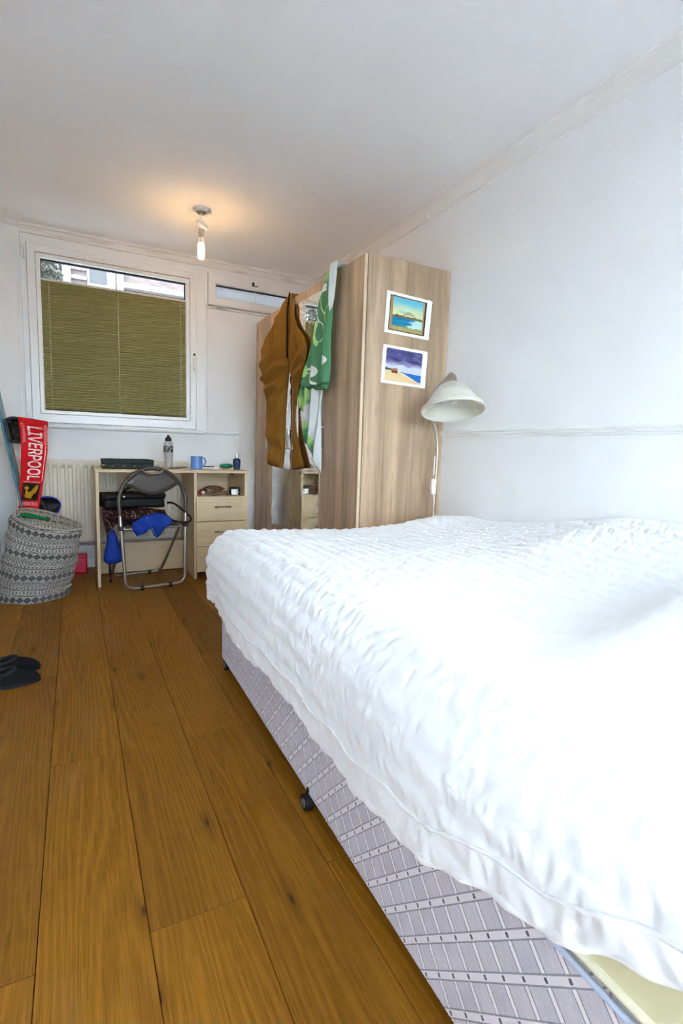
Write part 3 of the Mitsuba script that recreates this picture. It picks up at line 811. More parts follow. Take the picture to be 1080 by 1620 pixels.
# length along the lean, width along y
BL = 1.47
lean = math.atan(.165)
bo = np.array([-.222, 3.874, .004])
el = np.array([-math.sin(lean), 0, math.cos(lean)]); en = np.array([math.cos(lean), 0, math.sin(lean)]); ew = np.array([0, 1, 0.0])
def bpt(l, w, nn):
    return bo + el * l + ew * w + en * nn
out = []
for t in np.linspace(0, 1, 60):
    l = t * BL
    e_ = min(t, 1 - t) / .13
    hw = (.128 + .018 * abs(t - .5) * 2 ) * (math.sqrt(max(0, 1 - (1 - min(1, e_)) ** 2)))
    out.append((l, hw))
rows = []
for l, hw in out:
    t = l / BL
    cam_ = .055 * max(0, (abs(t - .5) - .38) / .12) ** 2 * .6
    ring = [(-hw, 0), (-hw, .008), (-hw * .97, .0105), (hw * .97, .0105), (hw, .008), (hw, 0), (hw * .97, -.002), (-hw * .97, -.002)]
    rows.append([bpt(l, w, nn + cam_) for w, nn in ring])
V = np.array(rows); V = np.concatenate([V, V[:, :1]], 1)
def _board(p, n, uv):
    z = p.z
    c = mix((.012, .014, .02), (.03, .14, .20), smoothstep(.45, .6, fbm(p.y * 6, z * 5, 2.0, 3)))
    return c
m = trimesh.Trimesh(V.reshape(-1, 3), gridfaces(*V.shape[:2]), process=False)
add('deck', m, M('snowboard', prin(proc(_board), .3, .5)), sb, smooth=40)
add('edge', tube([bpt(l, -hw - .001, .004 + .055 * max(0, (abs(l / BL - .5) - .38) / .12) ** 2 * .6) for l, hw in out[2:-2]], .0042, 8), plain('teal_edge', (32, 128, 158), .35, .5), sb, smooth=True)
# bindings: base, highback, straps
def binding(l0, flip, cam1, cam2, key):
    b = add('binding', cat_([trimesh.convex.convex_hull(np.array([bpt(l0 + a, w, nn) for a in (-.055, .055) for w in (-.11, .11) for nn in (.011, .03)]))]), BLACK, sb)
    pts = []
    rows = []
    for q in np.linspace(0, 1, 14):
        hwid = .070 * math.sqrt(max(.02, 1 - (q / 1.01) ** 4))
        for s in np.linspace(-1, 1, 11):
            rows.append(bpt(l0 + s * hwid, .085 * flip + .03 * flip * (1 - s * s) + flip * .05 * q, .03 + .172 * q))
    V = np.array(rows)
    f = gridfaces(14, 11)
    V2 = V + ew * .006 * flip
    mm = trimesh.Trimesh(np.vstack([V, V2]), np.vstack([f, f[:, ::-1] + len(V)]), process=False)
    add('highback', mm, cam1, b, smooth=40)
    rim = [V[i * 11] for i in range(14)] + [V[13 * 11 + j] for j in range(11)] + [V[i * 11 + 10] for i in range(13, -1, -1)]
    add('rim', tube(np.array(rim), .006, 8), cam2, b, smooth=True)
    for dq in (.0, .055):
        add('strap', tube(spline([bpt(l0 - .06, -.05 + dq, .02), bpt(l0 - .062, -.05 + dq, .09), bpt(l0, -.06 + dq, .125), bpt(l0 + .062, -.05 + dq, .09), bpt(l0 + .06, -.05 + dq, .02)], 24), .011, 8), cam1, b, smooth=True)
def _camo(p, n, uv):
    t = fbm(p.x * 18, p.y * 18, p.z * 18, 2)
    return mix((.012, .016, .014), (.10, .14, .10), smoothstep(.5, .6, t))
CAMO = M('camo', prin(proc(_camo), .5, .4))
BLUEP = plain('binding_blue', (20, 44, 150), .4, .5)
binding(.985, 1, CAMO, CAMO, 0)
binding(.462, 1, BLACK, BLUEP, 1)

# scarf over the upper binding
sc_ = thing('football_scarf', 'red football scarf with white lettering hanging beside the snowboard', 'scarf')
RED = M('scarf_red', prin(proc(lambda p, n, uv: mix((.50, .008, .012), (.66, .016, .022), noise(p.x * 700, p.z * 700, 0.0))), .85, .15, sheen=.3))
SY = 3.745
def scx(s, t):
    """s 0..1 across, t 0..1 down."""
    z = 1.047 - .56 * t
    xl = np.interp(t, [0, .12, .3, .6, .8, 1], [-.302, -.293, -.292, -.300, -.310, -.322])
    xr = np.interp(t, [0, .12, .3, .6, .8, 1], [-.146, -.146, -.148, -.172, -.190, -.212])
    return xl + (xr - xl) * s, z - .020 * s * (1 - t)
def scarf(s, t, o):
    s, t = np.asarray(s, float), np.asarray(t, float)
    x, z = scx(s, t)
    y = SY + .008 * np.sin(t * 9 + s * 3) + .012 * np.sin(s * 4 + 1) + .03 * np.clip(1 - t / .05, 0, 1) ** 2
    return np.c_[x, y - o, z]
S_, T_ = np.meshgrid(np.linspace(0, 1, 24), np.linspace(-.02, 1, 80))
fr = scarf(S_.ravel(), T_.ravel(), .003 + 0 * S_.ravel()); bk = scarf(S_.ravel(), T_.ravel(), -.003 + 0 * S_.ravel())
f = gridfaces(80, 24)
nn_ = 24 * 80
# top fold running back over the binding
S2, T2 = np.meshgrid(np.linspace(0, 1, 24), np.linspace(0, 1, 14))
t0 = scarf(S2.ravel(), -.02 + 0 * S2.ravel(), .003 + 0 * S2.ravel())
tp = t0 + np.c_[0 * S2.ravel(), .10 * T2.ravel(), .012 * np.sin(T2.ravel() * PI) - .03 * T2.ravel() ** 3]
add('cloth', cat_([trimesh.Trimesh(np.vstack([fr, bk]), np.vstack([f, f[:, ::-1] + nn_]), process=False), trimesh.Trimesh(tp, gridfaces(14, 24), process=False),
                   trimesh.Trimesh(np.vstack([scarf(np.linspace(0, 1, 24), np.ones(24), .003 + np.zeros(24)), scarf(np.linspace(0, 1, 24), np.ones(24), -.003 + np.zeros(24))]), gridfaces(2, 24), process=False)]), RED, sc_, smooth=50)
WHITEK = plain('knit_white', (232, 206, 204), .85, .15)
def on_scarf(m2d, off=.0048, depth=.0014):
    """m2d: extruded 2-D mesh in (s, t) coordinates; its depth becomes the raised knit."""
    v_, f_ = trimesh.remesh.subdivide_to_size(m2d.vertices * [1, 1.9, .2], m2d.faces, .06, max_iter=12)
    m2d = trimesh.Trimesh(v_ / [1, 1.9, .2], f_, process=False)
    v = m2d.vertices
    dz = (v[:, 2] - v[:, 2].min()) / max(1e-9, v[:, 2].max() - v[:, 2].min())
    mm = trimesh.Trimesh(scarf(v[:, 0], v[:, 1], off - depth + depth * dz), m2d.faces, process=False)
    if mm.volume < 0:
        mm.invert()
    return mm
def letters(txt, s0, s1, t0, t1, bold=False):
    """Text running down the scarf: its capitals' height spans s0..s1 (top of the letters at s1), its length t0..t1."""
    m = meshkit.text_mesh(txt, 1.0, .1, bold)
    m = m.subdivide() if len(m.faces) < 4000 else m
    v = m.vertices.copy()
    lo, hi = v[:, :2].min(0), v[:, :2].max(0)
    q = (v[:, :2] - lo) / (hi - lo)
    return trimesh.Trimesh(np.c_[s0 + (s1 - s0) * q[:, 1], t0 + (t1 - t0) * q[:, 0], v[:, 2]], m.faces[:, ::-1], process=False)
add('lettering', on_scarf(letters('LIVERPOOL', .27, .82, .055, .66, True)), WHITEK, sc_, label='white lettering down the scarf')
add('lettering', on_scarf(letters('2015/2016', .86, .985, .015, .24)), WHITEK, sc_, label='small white lettering at the edge')
add('lettering', on_scarf(letters('LIVERPOOL', .08, .17, .03, .25)), WHITEK, sc_, label='small white lettering on the other edge')
def rect_st(s0, s1, t0, t1):
    m = trimesh.creation.extrude_polygon(sbox(s0, t0, s1, t1).segmentize(.02), .1, engine='earcut')
    return m
add('stripe', on_scarf(rect_st(.905, .935, .26, .66)), WHITEK, sc_)
add('stripe', on_scarf(rect_st(.14, .86, .675, .68)), WHITEK, sc_)
cr_ = add('crest', on_scarf(rect_st(.10, .88, .69, .885), .0046), plain('crest_dark', (58, 24, 20), .8, .2), sc_, label='dark square crest with a gold bird')
shield = Polygon([(.16, .74), (.30, .715), (.78, .70), (.80, .76), (.78, .82), (.66, .865), (.5, .878), (.33, .865), (.2, .82)])
add('shield', on_scarf(trimesh.creation.extrude_polygon(shield.segmentize(.03), .1, engine='earcut'), .0058), plain('crest_black', (24, 22, 20), .8, .2), cr_)
bird = Polygon([(.16, .752), (.22, .740), (.28, .728), (.36, .732), (.40, .745), (.37, .760), (.33, .775), (.36, .79), (.44, .79), (.52, .775), (.58, .755), (.66, .728), (.74, .708), (.82, .698), (.80, .718), (.83, .722), (.79, .742), (.82, .748), (.77, .765), (.79, .772), (.72, .788), (.74, .797), (.66, .808), (.62, .815), (.60, .832), (.54, .846), (.60, .858), (.50, .862), (.46, .872), (.44, .855), (.36, .862), (.30, .852), (.22, .858), (.27, .842), (.19, .838), (.26, .826), (.24, .812), (.27, .795), (.26, .778), (.28, .765), (.26, .756), (.20, .760)]).buffer(0)
birds = bird if bird.geom_type == 'Polygon' else max(bird.geoms, key=lambda g: g.area)
add('bird', on_scarf(trimesh.creation.extrude_polygon(birds, .1, engine='earcut'), .0074), plain('crest_gold', (176, 128, 20), .7, .3), cr_)
def across(txt, s0, s1, t0, t1):
    m = meshkit.text_mesh(txt, 1.0, .1)
    v = m.vertices; lo, hi = v[:, :2].min(0), v[:, :2].max(0); q = (v[:, :2] - lo) / (hi - lo)
    return trimesh.Trimesh(np.c_[s0 + (s1 - s0) * q[:, 0], t1 - (t1 - t0) * q[:, 1], v[:, 2]], m.faces, process=False)
add('lettering', on_scarf(across('LIVERPOOL', -.0, .93, .905, .945)), WHITEK, sc_, label='small white lettering under the crest')

# ------------------------------------------------------------------ slippers
def slipper(x_toe, yc, label):
    s = thing('slipper', label, 'slipper', 'pair of black slippers')
    L, W = .265, .046
    sole = Polygon([(x_toe - .245 + .245 * t, yc + W * (.78 + .22 * math.sin(t * PI * .9)) * math.sqrt(max(0, 1 - max(0, (t - .60) / .40) ** 2.1)) * math.sqrt(max(0, 1 - max(0, (.12 - t) / .12) ** 2))) for t in np.sin(np.linspace(0, PI / 2, 40))] +
                   [(x_toe - .245 + .245 * t, yc - W * (.80 + .20 * math.sin(t * PI * .9)) * math.sqrt(max(0, 1 - max(0, (t - .60) / .40) ** 2.1)) * math.sqrt(max(0, 1 - max(0, (.12 - t) / .12) ** 2))) for t in np.sin(np.linspace(PI / 2, 0, 40))]).buffer(.0005)
    add('sole', extr(sole, .012, lambda v: np.c_[v[:, 0], v[:, 1], v[:, 2]]), BLACK, s)
    rows = []
    for t in np.sin(np.linspace(0, PI / 2, 40)):
        hw = W * (.80 + .20 * math.sin(t * PI * .9)) * math.sqrt(max(0.0001, 1 - max(0, (t - .60) / .40) ** 2.1)) * math.sqrt(max(.02, 1 - max(0, (.12 - t) / .12) ** 2))
        hgt = (.050 - .018 * max(0, (t - .4) / .6) ** 1.5) * math.sqrt(max(.0001, 1 - max(0, (t - .62) / .38) ** 2.4))
        op = max(0, min(1, (.56 - t) / .10))                      # open towards the heel
        for a in np.linspace(0, PI, 25):
            cz = math.sin(a) ** .75
            wi = math.cos(a)
            if op > 0:
                lim = .92 - .30 * op
                cz = min(cz, lim) if abs(wi) > .0 else cz
                if cz >= lim - 1e-9:
                    wi = math.copysign(max(abs(wi), .62 * op), wi if abs(wi) > 1e-6 else 1)
                    cz = lim - (0.25 * op if abs(math.cos(a)) < .45 else 0)
            rows.append((x_toe - .245 + .245 * t, yc + hw * wi, .012 + hgt * cz))
    V = np.array(rows)
    V += .0025 * np.c_[wob(V, 25, 1), wob(V, 25, 2), wob(V, 25, 3)]
    add('upper', trimesh.Trimesh(V, gridfaces(40, 25), process=False), plain('slipper_felt', (20, 21, 23), .9, .2) if 'mat_slipper_felt' not in scene else 'mat_slipper_felt', s, smooth=40)
    rimp = [(x_toe - .245 + .245 * .52 + .035 * math.cos(a), yc + .032 * math.sin(a), .050 + .008 * math.cos(a)) for a in np.linspace(-PI / 2, PI / 2, 16)]
    add('collar', tube([(x_toe - .235, yc - .032, .036), (x_toe - .18, yc - .034, .042)] + rimp + [(x_toe - .18, yc + .034, .042), (x_toe - .235, yc + .032, .036)], .0065, 8), plain('slipper_fleece', (44, 44, 46), .95, .1) if 'mat_slipper_fleece' not in scene else 'mat_slipper_fleece', s, smooth=True)
slipper(-.146, 2.345, 'black slipper on the floor, the farther one of the pair')
slipper(-.140, 2.222, 'black slipper on the floor, the nearer one of the pair')

# ------------------------------------------------------------------ wardrobe
wd = thing('wardrobe', 'tall oak effect wardrobe with mirrored middle doors against the right wall', 'wardrobe')
wx, wy0, wy1, wz1 = 1.324, 2.378, 4.125, 1.915
xb = wx + .020
add('side_panel', bx(xb + .002, XR - .004, wy0, wy0 + .018, 0, wz1, .001), SONOMA, wd)
add('side_panel', bx(xb + .002, XR - .004, wy1 - .018, wy1, 0, wz1, .001), SONOMA, wd)
add('top_panel', bx(xb + .002, XR - .004, wy0 + .0182, wy1 - .0182, wz1 - .02, wz1 - .001), SONOMA_H, wd)
add('plinth', bx(xb + .012, XR - .01, wy0 + .0182, wy1 - .0182, .0, .07), SONOMA_H, wd)
add('back_panel', bx(XR - .010, XR - .005, wy0 + .0182, wy1 - .0182, .07, wz1 - .02), SONOMA, wd)
def ajar(i, m):
    return rot(m, 1.7, (0, 0, 1), (wx + .018, DB[1], 0)) if i == 1 else m
nd = 4
DB = [wy0, 2.845, 3.300, 3.725, wy1]
DZ0, DZ1 = .075, wz1 - .004
for i in range(nd):
    a, b = DB[i] + .0015, DB[i + 1] - .0015
    dkey = add('door', ajar(i, bx(wx, wx + .018, a, b, DZ0, DZ1, .0012)), SONOMA, wd)
    if i == 0:
        add('edge_band', bx(wx + .0004, wx + .0176, a - .0009, a + .0004, DZ0 + .002, DZ1 - .002), SONOMA_EDGE, dkey)
    if i in (1, 2):
        my0, my1 = a + .020, b - .020
        if i == 1:
            my0, my1 = a + .012, b - .030
        if i == 2:
            my0, my1 = a + .020, b - .030
        add('mirror', ajar(i, bx(wx - .0035, wx - .0003, my0, my1, .355, DZ1 - .055)), MIRROR, dkey, label='tall mirror')
    # D handle
    hy = b - .030 if i in (0, 2) else a + .030
    if i == 0: hy = b - .020
    if i == 1: hy = b - .016
    if i == 2: hy = a + .030
    if i == 3: hy = a + .028
    hz0, hz1 = .918, 1.060
    hx = wx - .028
    add('handle', ajar(i, cat_([bx(hx - .006, hx, hy - .007, hy + .007, hz0, hz1, .0015), bx(hx - .001, wx, hy - .006, hy + .006, hz0, hz0 + .010, .001), bx(hx - .001, wx, hy - .006, hy + .006, hz1 - .010, hz1, .001)])), CHROME, dkey)

# trousers hanging from the top of the mirrored doors
tr = thing('trousers', 'mustard brown work trousers hanging from the top of the wardrobe doors', 'trousers')
def _mustard(p, n, uv):
    t = fbm(p.x * 9, p.y * 9, p.z * 9, 3)
    w = noise(p.y * 900, p.z * 900, 0.0)
    return mix((.18, .075, .010), (.30, .138, .022), t * .7 + w * .3)
MUST = M('mustard', prin(proc(_mustard), .85, .2, sheen=.2))
P0 = np.array([1.300, 3.33]); eL = np.array([-.30, .954])
def toL(s, z, o):
    s = np.asarray(s)
    base = P0 + s[:, None] * eL
    nrm = np.where(s[:, None] > 0, [[-.954, -.30]], [[-1.0, -.2]])
    q = base + nrm * np.asarray(o)[:, None]
    return np.c_[np.minimum(q[:, 0] - .004, wx - .018), q[:, 1], z]
def toR(s, z, o):
    s = np.asarray(s)
    return np.c_[np.minimum(P0[0] - .006 - np.asarray(o), wx - .020), P0[1] + s + 0 * z, z]
L_ = [(-0.025, 1.939), (0.026, 1.91), (0.069, 1.868), (0.131, 1.812), (0.179, 1.753), (0.254, 1.681), (0.306, 1.616), (0.296, 1.54), (0.303, 1.495), (0.288, 1.416), (0.246, 1.305), (0.226, 1.226), (0.230, 1.133), (0.222, 1.023), (0.195, 0.929), (0.203, 0.842), (0.208, 0.802), (0.117, 0.791), (0.041, 0.779), (0.024, 0.871), (0.02, 1.008), (0.019, 1.128), (0.010, 1.277), (-0.008, 1.424), (-0.016, 1.493), (-.03, 1.7)]
R_o = [(-0.015, 1.938), (-0.042, 1.934), (-0.073, 1.798), (-0.15, 1.699), (-0.256, 1.625), (-0.312, 1.549), (-0.299, 1.484), (-0.25, 1.409), (-0.207, 1.344), (-0.174, 1.263), (-0.140, 1.151), (-0.163, 1.05), (-0.213, 0.963), (-0.262, 0.878), (-0.306, 0.812), (-0.211, 0.796), (-0.125, 0.783), (-0.122, 0.904), (-0.122, 1.051), (-0.114, 1.211), (-0.085, 1.357), (-0.040, 1.476), (-.028, 1.7)]
def trprof(seed):
    def f(P, d):
        z = P[:, 1]
        folds = .024 * np.sin(z * 55 + 8 * wob(P, 6, seed) + P[:, 0] * 26) * np.exp(-((z - 1.40) / .13) ** 2)
        folds += .010 * np.sin(P[:, 0] * 60 + 5 * wob(P, 4, seed + 1)) * np.clip((z - 1.5) / .3, 0, 1)
        folds += .010 * np.sin(z * 38 + 6 * wob(P, 7, seed + 2)) * np.clip((1.25 - z) / .3, 0, 1)
        return dome(d, .075, .042) + np.clip(d / .03, 0, 1) * (folds + .034 * wob(P, 11, seed + 3))
    return f
m, _ = puffy(Polygon(L_).buffer(.004).buffer(-.004), .011, toL, trprof(20), .35)
l1 = add('leg', m, MUST, tr, smooth=60)
m, _ = puffy(Polygon(R_o).buffer(.004).buffer(-.004), .011, toR, lambda P, d: trprof(30)(P, d) * .55, .15)
l2 = add('leg', m, MUST, tr, smooth=60)
DARKM = plain('fly_dark', (46, 26, 12), .9, .1)
def LPt(s, z, o): return tuple(toL(np.array([s]), np.array([z]), np.array([o]))[0])
add('fly', tube([LPt(s, z, o) for s, z, o in ((-.020, 1.938, .018), (-.022, 1.86, .030), (-.022, 1.78, .034), (-.024, 1.70, .034), (-.022, 1.62, .034), (-.016, 1.52, .026))], .0055, 8), DARKM, tr, smooth=True)
add('belt_loop', rbox(wx - .035, wx + .020, 3.285, 3.315, 1.9115, 1.934, .006), MUST, tr, smooth=35)
def edge_tube(pts, f, o, r):
    return tube(spline([tuple(f(np.array([s]), np.array([z]), np.array([o]))[0]) for s, z in pts], 30), r, 6)
add('pocket', edge_tube([(.10, 1.74), (.13, 1.67), (.115, 1.60), (.06, 1.56)], toL, .048, .0045), MUST, tr, smooth=True)
add('pocket', edge_tube([(-.13, 1.66), (-.175, 1.60), (-.19, 1.56)], toR, .024, .0045), MUST, tr, smooth=True)
add('hem', edge_tube([(.200, .812), (.115, .802), (.048, .790)], toL, .012, .007), MUST, l1, smooth=True)
add('hem', edge_tube([(-.298, .82), (-.21, .803), (-.130, .79)], toR, .012, .007), MUST, l2, smooth=True)

# towel over the door beside it
tw = thing('towel', 'green towel with white leaf swirls hanging over the wardrobe door', 'towel')
def dcirc(u, v, cu, cv, r):
    return dr.sqrt(dr.square(u - cu) + dr.square(v - cv)) - r
def _towel(p, n, uv):
    u, v = uv.x, uv.y   # y and z in metres
    base = mix((.075, .235, .110), (.125, .33, .165), fbm(u * 300, v * 300, 1.0, 2) * .6 + .4 * fbm(u * 5, v * 5, 0.0, 2))
    lime, wht = mi.Color3f(.42, .70, .28), mi.Color3f(.80, .85, .80)
    def arc(cu, cv, ru, rv, w, lo, hi, c, base):
        du, dv = (u - cu) / ru, (v - cv) / rv
        r_ = dr.sqrt(du * du + dv * dv); a = dr.atan2(dv, du)
        return mix(base, c, dr.select((abs(r_ - 1) < w) & (a > lo) & (a < hi), 1.0, 0.0))
    def blob(cu, cv, ru, rv, c, base):
        r_ = dr.sqrt(dr.square((u - cu) / ru) + dr.square((v - cv) / rv))
        return mix(base, c, dr.select(r_ < 1, 1.0, 0.0))
    # near the top it turns pale
    base = mix(base, lime, smoothstep(1.84, 1.875, v + .01 * noise(u * 60, v * 60, 2.0)) * .8)
    base = mix(base, wht, dr.select((v > 1.80) & (v < 1.84) & (u > 2.70), .8, 0.0))
    base = arc(2.80, 1.59, .070, .058, .055, 1.2, 3.14, wht, base)
    base = arc(2.80, 1.59, .070, .058, .055, -3.14, -1.9, wht, base)
    base = arc(2.66, 1.665, .055, .05, .09, -1.0, 1.7, lime, base)
    base = arc(2.755, 1.585, .06, .075, .22, -1.0, .9, lime, base)
    base = arc(2.71, 1.78, .05, .10, .08, -1.6, 1.0, lime, base)
    base = arc(2.76, 1.76, .04, .12, .07, -1.2, 1.0, wht, base)
    base = arc(2.93, 1.43, .07, .055, .06, -2.0, 2.4, lime, base)
    base = blob(2.715, 1.42, .048, .030, wht, base)
    base = blob(2.855, 1.375, .060, .034, wht, base)
    base = arc(2.80, 1.355, .07, .055, .16, -1.4, .8, wht, base)
    base = arc(2.93, 1.36, .10, .04, .16, .9, 2.6, wht, base)
    base = blob(2.965, 1.395, .030, .040, lime, base)
    base = mix(base, (.03, .15, .06), dr.select((v < 1.300) & (v > 1.285), .8, 0.0))
    return base
TOWEL = M('towel', prin(proc(_towel), .95, .1, sheen=.3))
Tp = [(2.611, 1.905), (2.722, 1.908), (2.757, 1.845), (2.811, 1.761), (2.857, 1.646), (2.925, 1.544), (2.961, 1.458), (2.998, 1.396), (3.039, 1.313), (3.03, 1.292), (2.851, 1.272), (2.69, 1.258), (2.66, 1.295), (2.653, 1.392), (2.662, 1.502), (2.655, 1.584), (2.645, 1.699), (2.63, 1.777), (2.605, 1.868)]
def toT(off):
    def f(s, z, o):
        return np.c_[np.minimum(wx - off - np.asarray(o), wx - .014), s, z]
    return f
def twp(P, d):
    return dome(d, .05, .022) + np.clip(d / .03, 0, 1) * (.016 * np.sin(P[:, 0] * 42 + 3 * wob(P, 5, 2) + P[:, 1] * 6) * np.clip((1.92 - P[:, 1]) * 2, .3, 1) + .012 * wob(P, 16, 41))
m, uv = puffy(Polygon(Tp), .010, toT(.042), twp, .3)
add('front', m, TOWEL, tw, smooth=True, uv=uv)
T2p = [(3.055, 1.35), (3.087, 1.319), (3.109, 1.259), (3.128, 1.19), (3.022, 1.122), (3.035, 1.032), (3.023, 0.946), (2.98, 0.99), (2.949, 0.935), (2.887, 0.862), (2.785, 0.779), (2.786, 0.898), (2.801, 1.041), (2.819, 1.171), (2.793, 1.27), (2.79, 1.36)]
def _towel2(p, n, uv):
    u, v = uv.x, uv.y
    e = u - (2.93 + .10 * smoothstep(1.3, 1.1, v) - .16 * smoothstep(1.16, .9, v)) + .03 * noise(u * 20, v * 14, 1.0)
    g = mix((.10, .33, .15), (.38, .62, .22), smoothstep(.45, .6, noise(u * 13, v * 11, 3.0)))
    return mix((.68, .72, .71), g, smoothstep(-.012, .012, e))
m, uv = puffy(Polygon(T2p), .010, toT(.022), lambda P, d: dome(d, .04, .018) + np.clip(d / .03, 0, 1) * .02 * np.sin(P[:, 0] * 60 + P[:, 1] * 9), .3)
add('rear', m, M('towel_rear', prin(proc(_towel2), .95, .1)), tw, smooth=True, uv=uv, label='white and pale green reverse hanging lower')
W2 = [(2.575, 1.925), (2.635, 1.926), (2.650, 1.85), (2.660, 1.722), (2.668, 1.656), (2.630, 1.70), (2.608, 1.76), (2.590, 1.834)]
m, uv = puffy(Polygon(W2), .010, toT(.056), lambda P, d: dome(d, .02, .014) + np.clip(d / .02, 0, 1) * .012 * np.sin(P[:, 0] * 110 + P[:, 1] * 8), .6)
add('edge_fold', m, plain('towel_white', (214, 220, 216), .95, .1), tw, smooth=True, label='white turned-over edge')
S2, T2 = np.meshgrid(np.linspace(0, 1, 24), np.linspace(0, 1, 16))
ov = np.c_[(wx - .05 + .14 * T2).ravel(), (2.61 + .13 * S2).ravel(), (wz1 - .012 + .022 * np.sin(np.clip(T2 * 3, 0, 1) * PI / 2) + .005 * np.sin(S2 * 22)).ravel()]
ov2 = ov - np.array([0, 0, .006])
f = gridfaces(16, 24)
add('top_fold', trimesh.Trimesh(np.vstack([ov, ov2]), np.vstack([f, f[:, ::-1] + len(ov)]), process=False), 'mat_towel_white', tw, smooth=40)

# pictures on the wardrobe side
def picture(label, q, fn, name):
    """q: corners top-left, top-right, bottom-right, bottom-left in (x, z)."""
    pk = thing('art_print', label, 'picture', None)
    q = np.array(q, float)
    def quad(u, v):   # u right, v down
        return (q[0] * (1 - u) + q[1] * u) * (1 - v) + (q[3] * (1 - u) + q[2] * u) * v
    def sheet(u0, u1, v0, v1, y0, y1):
        a = [quad(u, v) for u, v in ((u0, v0), (u1, v0), (u1, v1), (u0, v1))]
        V = [(c[0], y, c[1]) for y in (y0, y1) for c in a]
        F = [(0, 1, 2), (0, 2, 3), (4, 6, 5), (4, 7, 6), (0, 4, 5), (0, 5, 1), (1, 5, 6), (1, 6, 2), (2, 6, 7), (2, 7, 3), (3, 7, 4), (3, 4, 0)]
        m = trimesh.Trimesh(V, F, process=False)
        if m.volume < 0: m.invert()
        return m
    add('paper', sheet(0, 1, 0, 1, wy0 - .0022, wy0 - .0006), plain('paper_white', (246, 246, 246), .6, .3) if 'mat_paper_white' not in scene else 'mat_paper_white', pk)
    u0, u1, v0, v1 = .075, .885, .075, .925
    m = sheet(u0, u1, v0, v1, wy0 - .0028, wy0 - .0021)
    uv = np.array([(0, 0), (1, 0), (1, 1), (0, 1)] * 2, float)
    add('image', m, M('print_' + name, prin(proc(fn), .35, .4)), pk, uv=uv)
def _bridge(p, n, uv):
    u, v = uv.x, uv.y
    c = mix((.10, .50, .66), (.72, .76, .40), smoothstep(.05, .50, v + .08 * (fbm(u * 4, v * 5, 0.0, 3) - .5)))
    c = mix(c, (.25, .62, .72), smoothstep(.6, .72, fbm(u * 3 + 2, v * 7, 1.0, 3)) * .5)
    # far shore and skyline
    sky_ = .56 - .05 * noise(u * 28, 0.0, 3.0) - .03 * smoothstep(.8, 1, u)
    c = mix(c, (.07, .06, .035), dr.select((v > sky_) & (v < .60), .9, 0.0))
    # arch
    x = (u - .545) / .20
    top_ = .565 - .155 * (1 - x * x); low_ = .575 - .115 * (1 - x * x)
    ina = (abs(x) < 1)
    c = mix(c, (.30, .22, .12), dr.select(ina & (abs(v - top_) < .010), .9, 0.0))
    c = mix(c, (.30, .22, .12), dr.select(ina & (abs(v - low_) < .008), .9, 0.0))
    hang = dr.select(ina & (v > top_) & (v < .56) & (abs(x * 12 - dr.round(x * 12)) < .14), .6, 0.0)
    c = mix(c, (.28, .20, .12), hang)
    c = mix(c, (.16, .11, .06), dr.select((v > .548) & (v < .566) & (u > .18) & (u < .95), .8, 0.0))
    # water
    wv = fbm(u * 5, v * 22, 4.0, 3)
    water = mix((.0, .10, .26), (.02, .36, .52), wv)
    water = mix(water, (.55, .80, .74), smoothstep(.50, .70, u + (v - .75) * .9 + .3 * (wv - .5)) )
    c = mix(c, water, dr.select(v > .60, 1.0, 0.0))
    shore = mix((.50, .48, .16), (.30, .30, .10), noise(u * 40, v * 60, 0.0))
    c = mix(c, shore, smoothstep(.855, .87, v + .02 * noise(u * 8, 0.0, 0.0)))
    c = mix(c, (.16, .12, .06), dr.select((abs(v - .845) < .006) | ((v > .82) & (v < .90) & (abs(u * 8 - dr.round(u * 8)) < .05)), .8, 0.0))
    # painted frame
    e = dr.minimum(dr.minimum(u, 1 - u) * 1.25, dr.minimum(v, 1 - v))
    fr_ = mix((.42, .27, .10), (.045, .03, .015), dr.select((e < .022) | ((u > .955)), 1.0, 0.0))
    return mix(c, fr_, dr.select((u < .085) | (u > .915) | (v < .035) | (v > .955), 1.0, 0.0))
picture('upper print on the wardrobe side showing an arched bridge over blue water', [(1.461, 1.752), (1.750, 1.740), (1.737, 1.533), (1.452, 1.542)], _bridge, 'bridge')
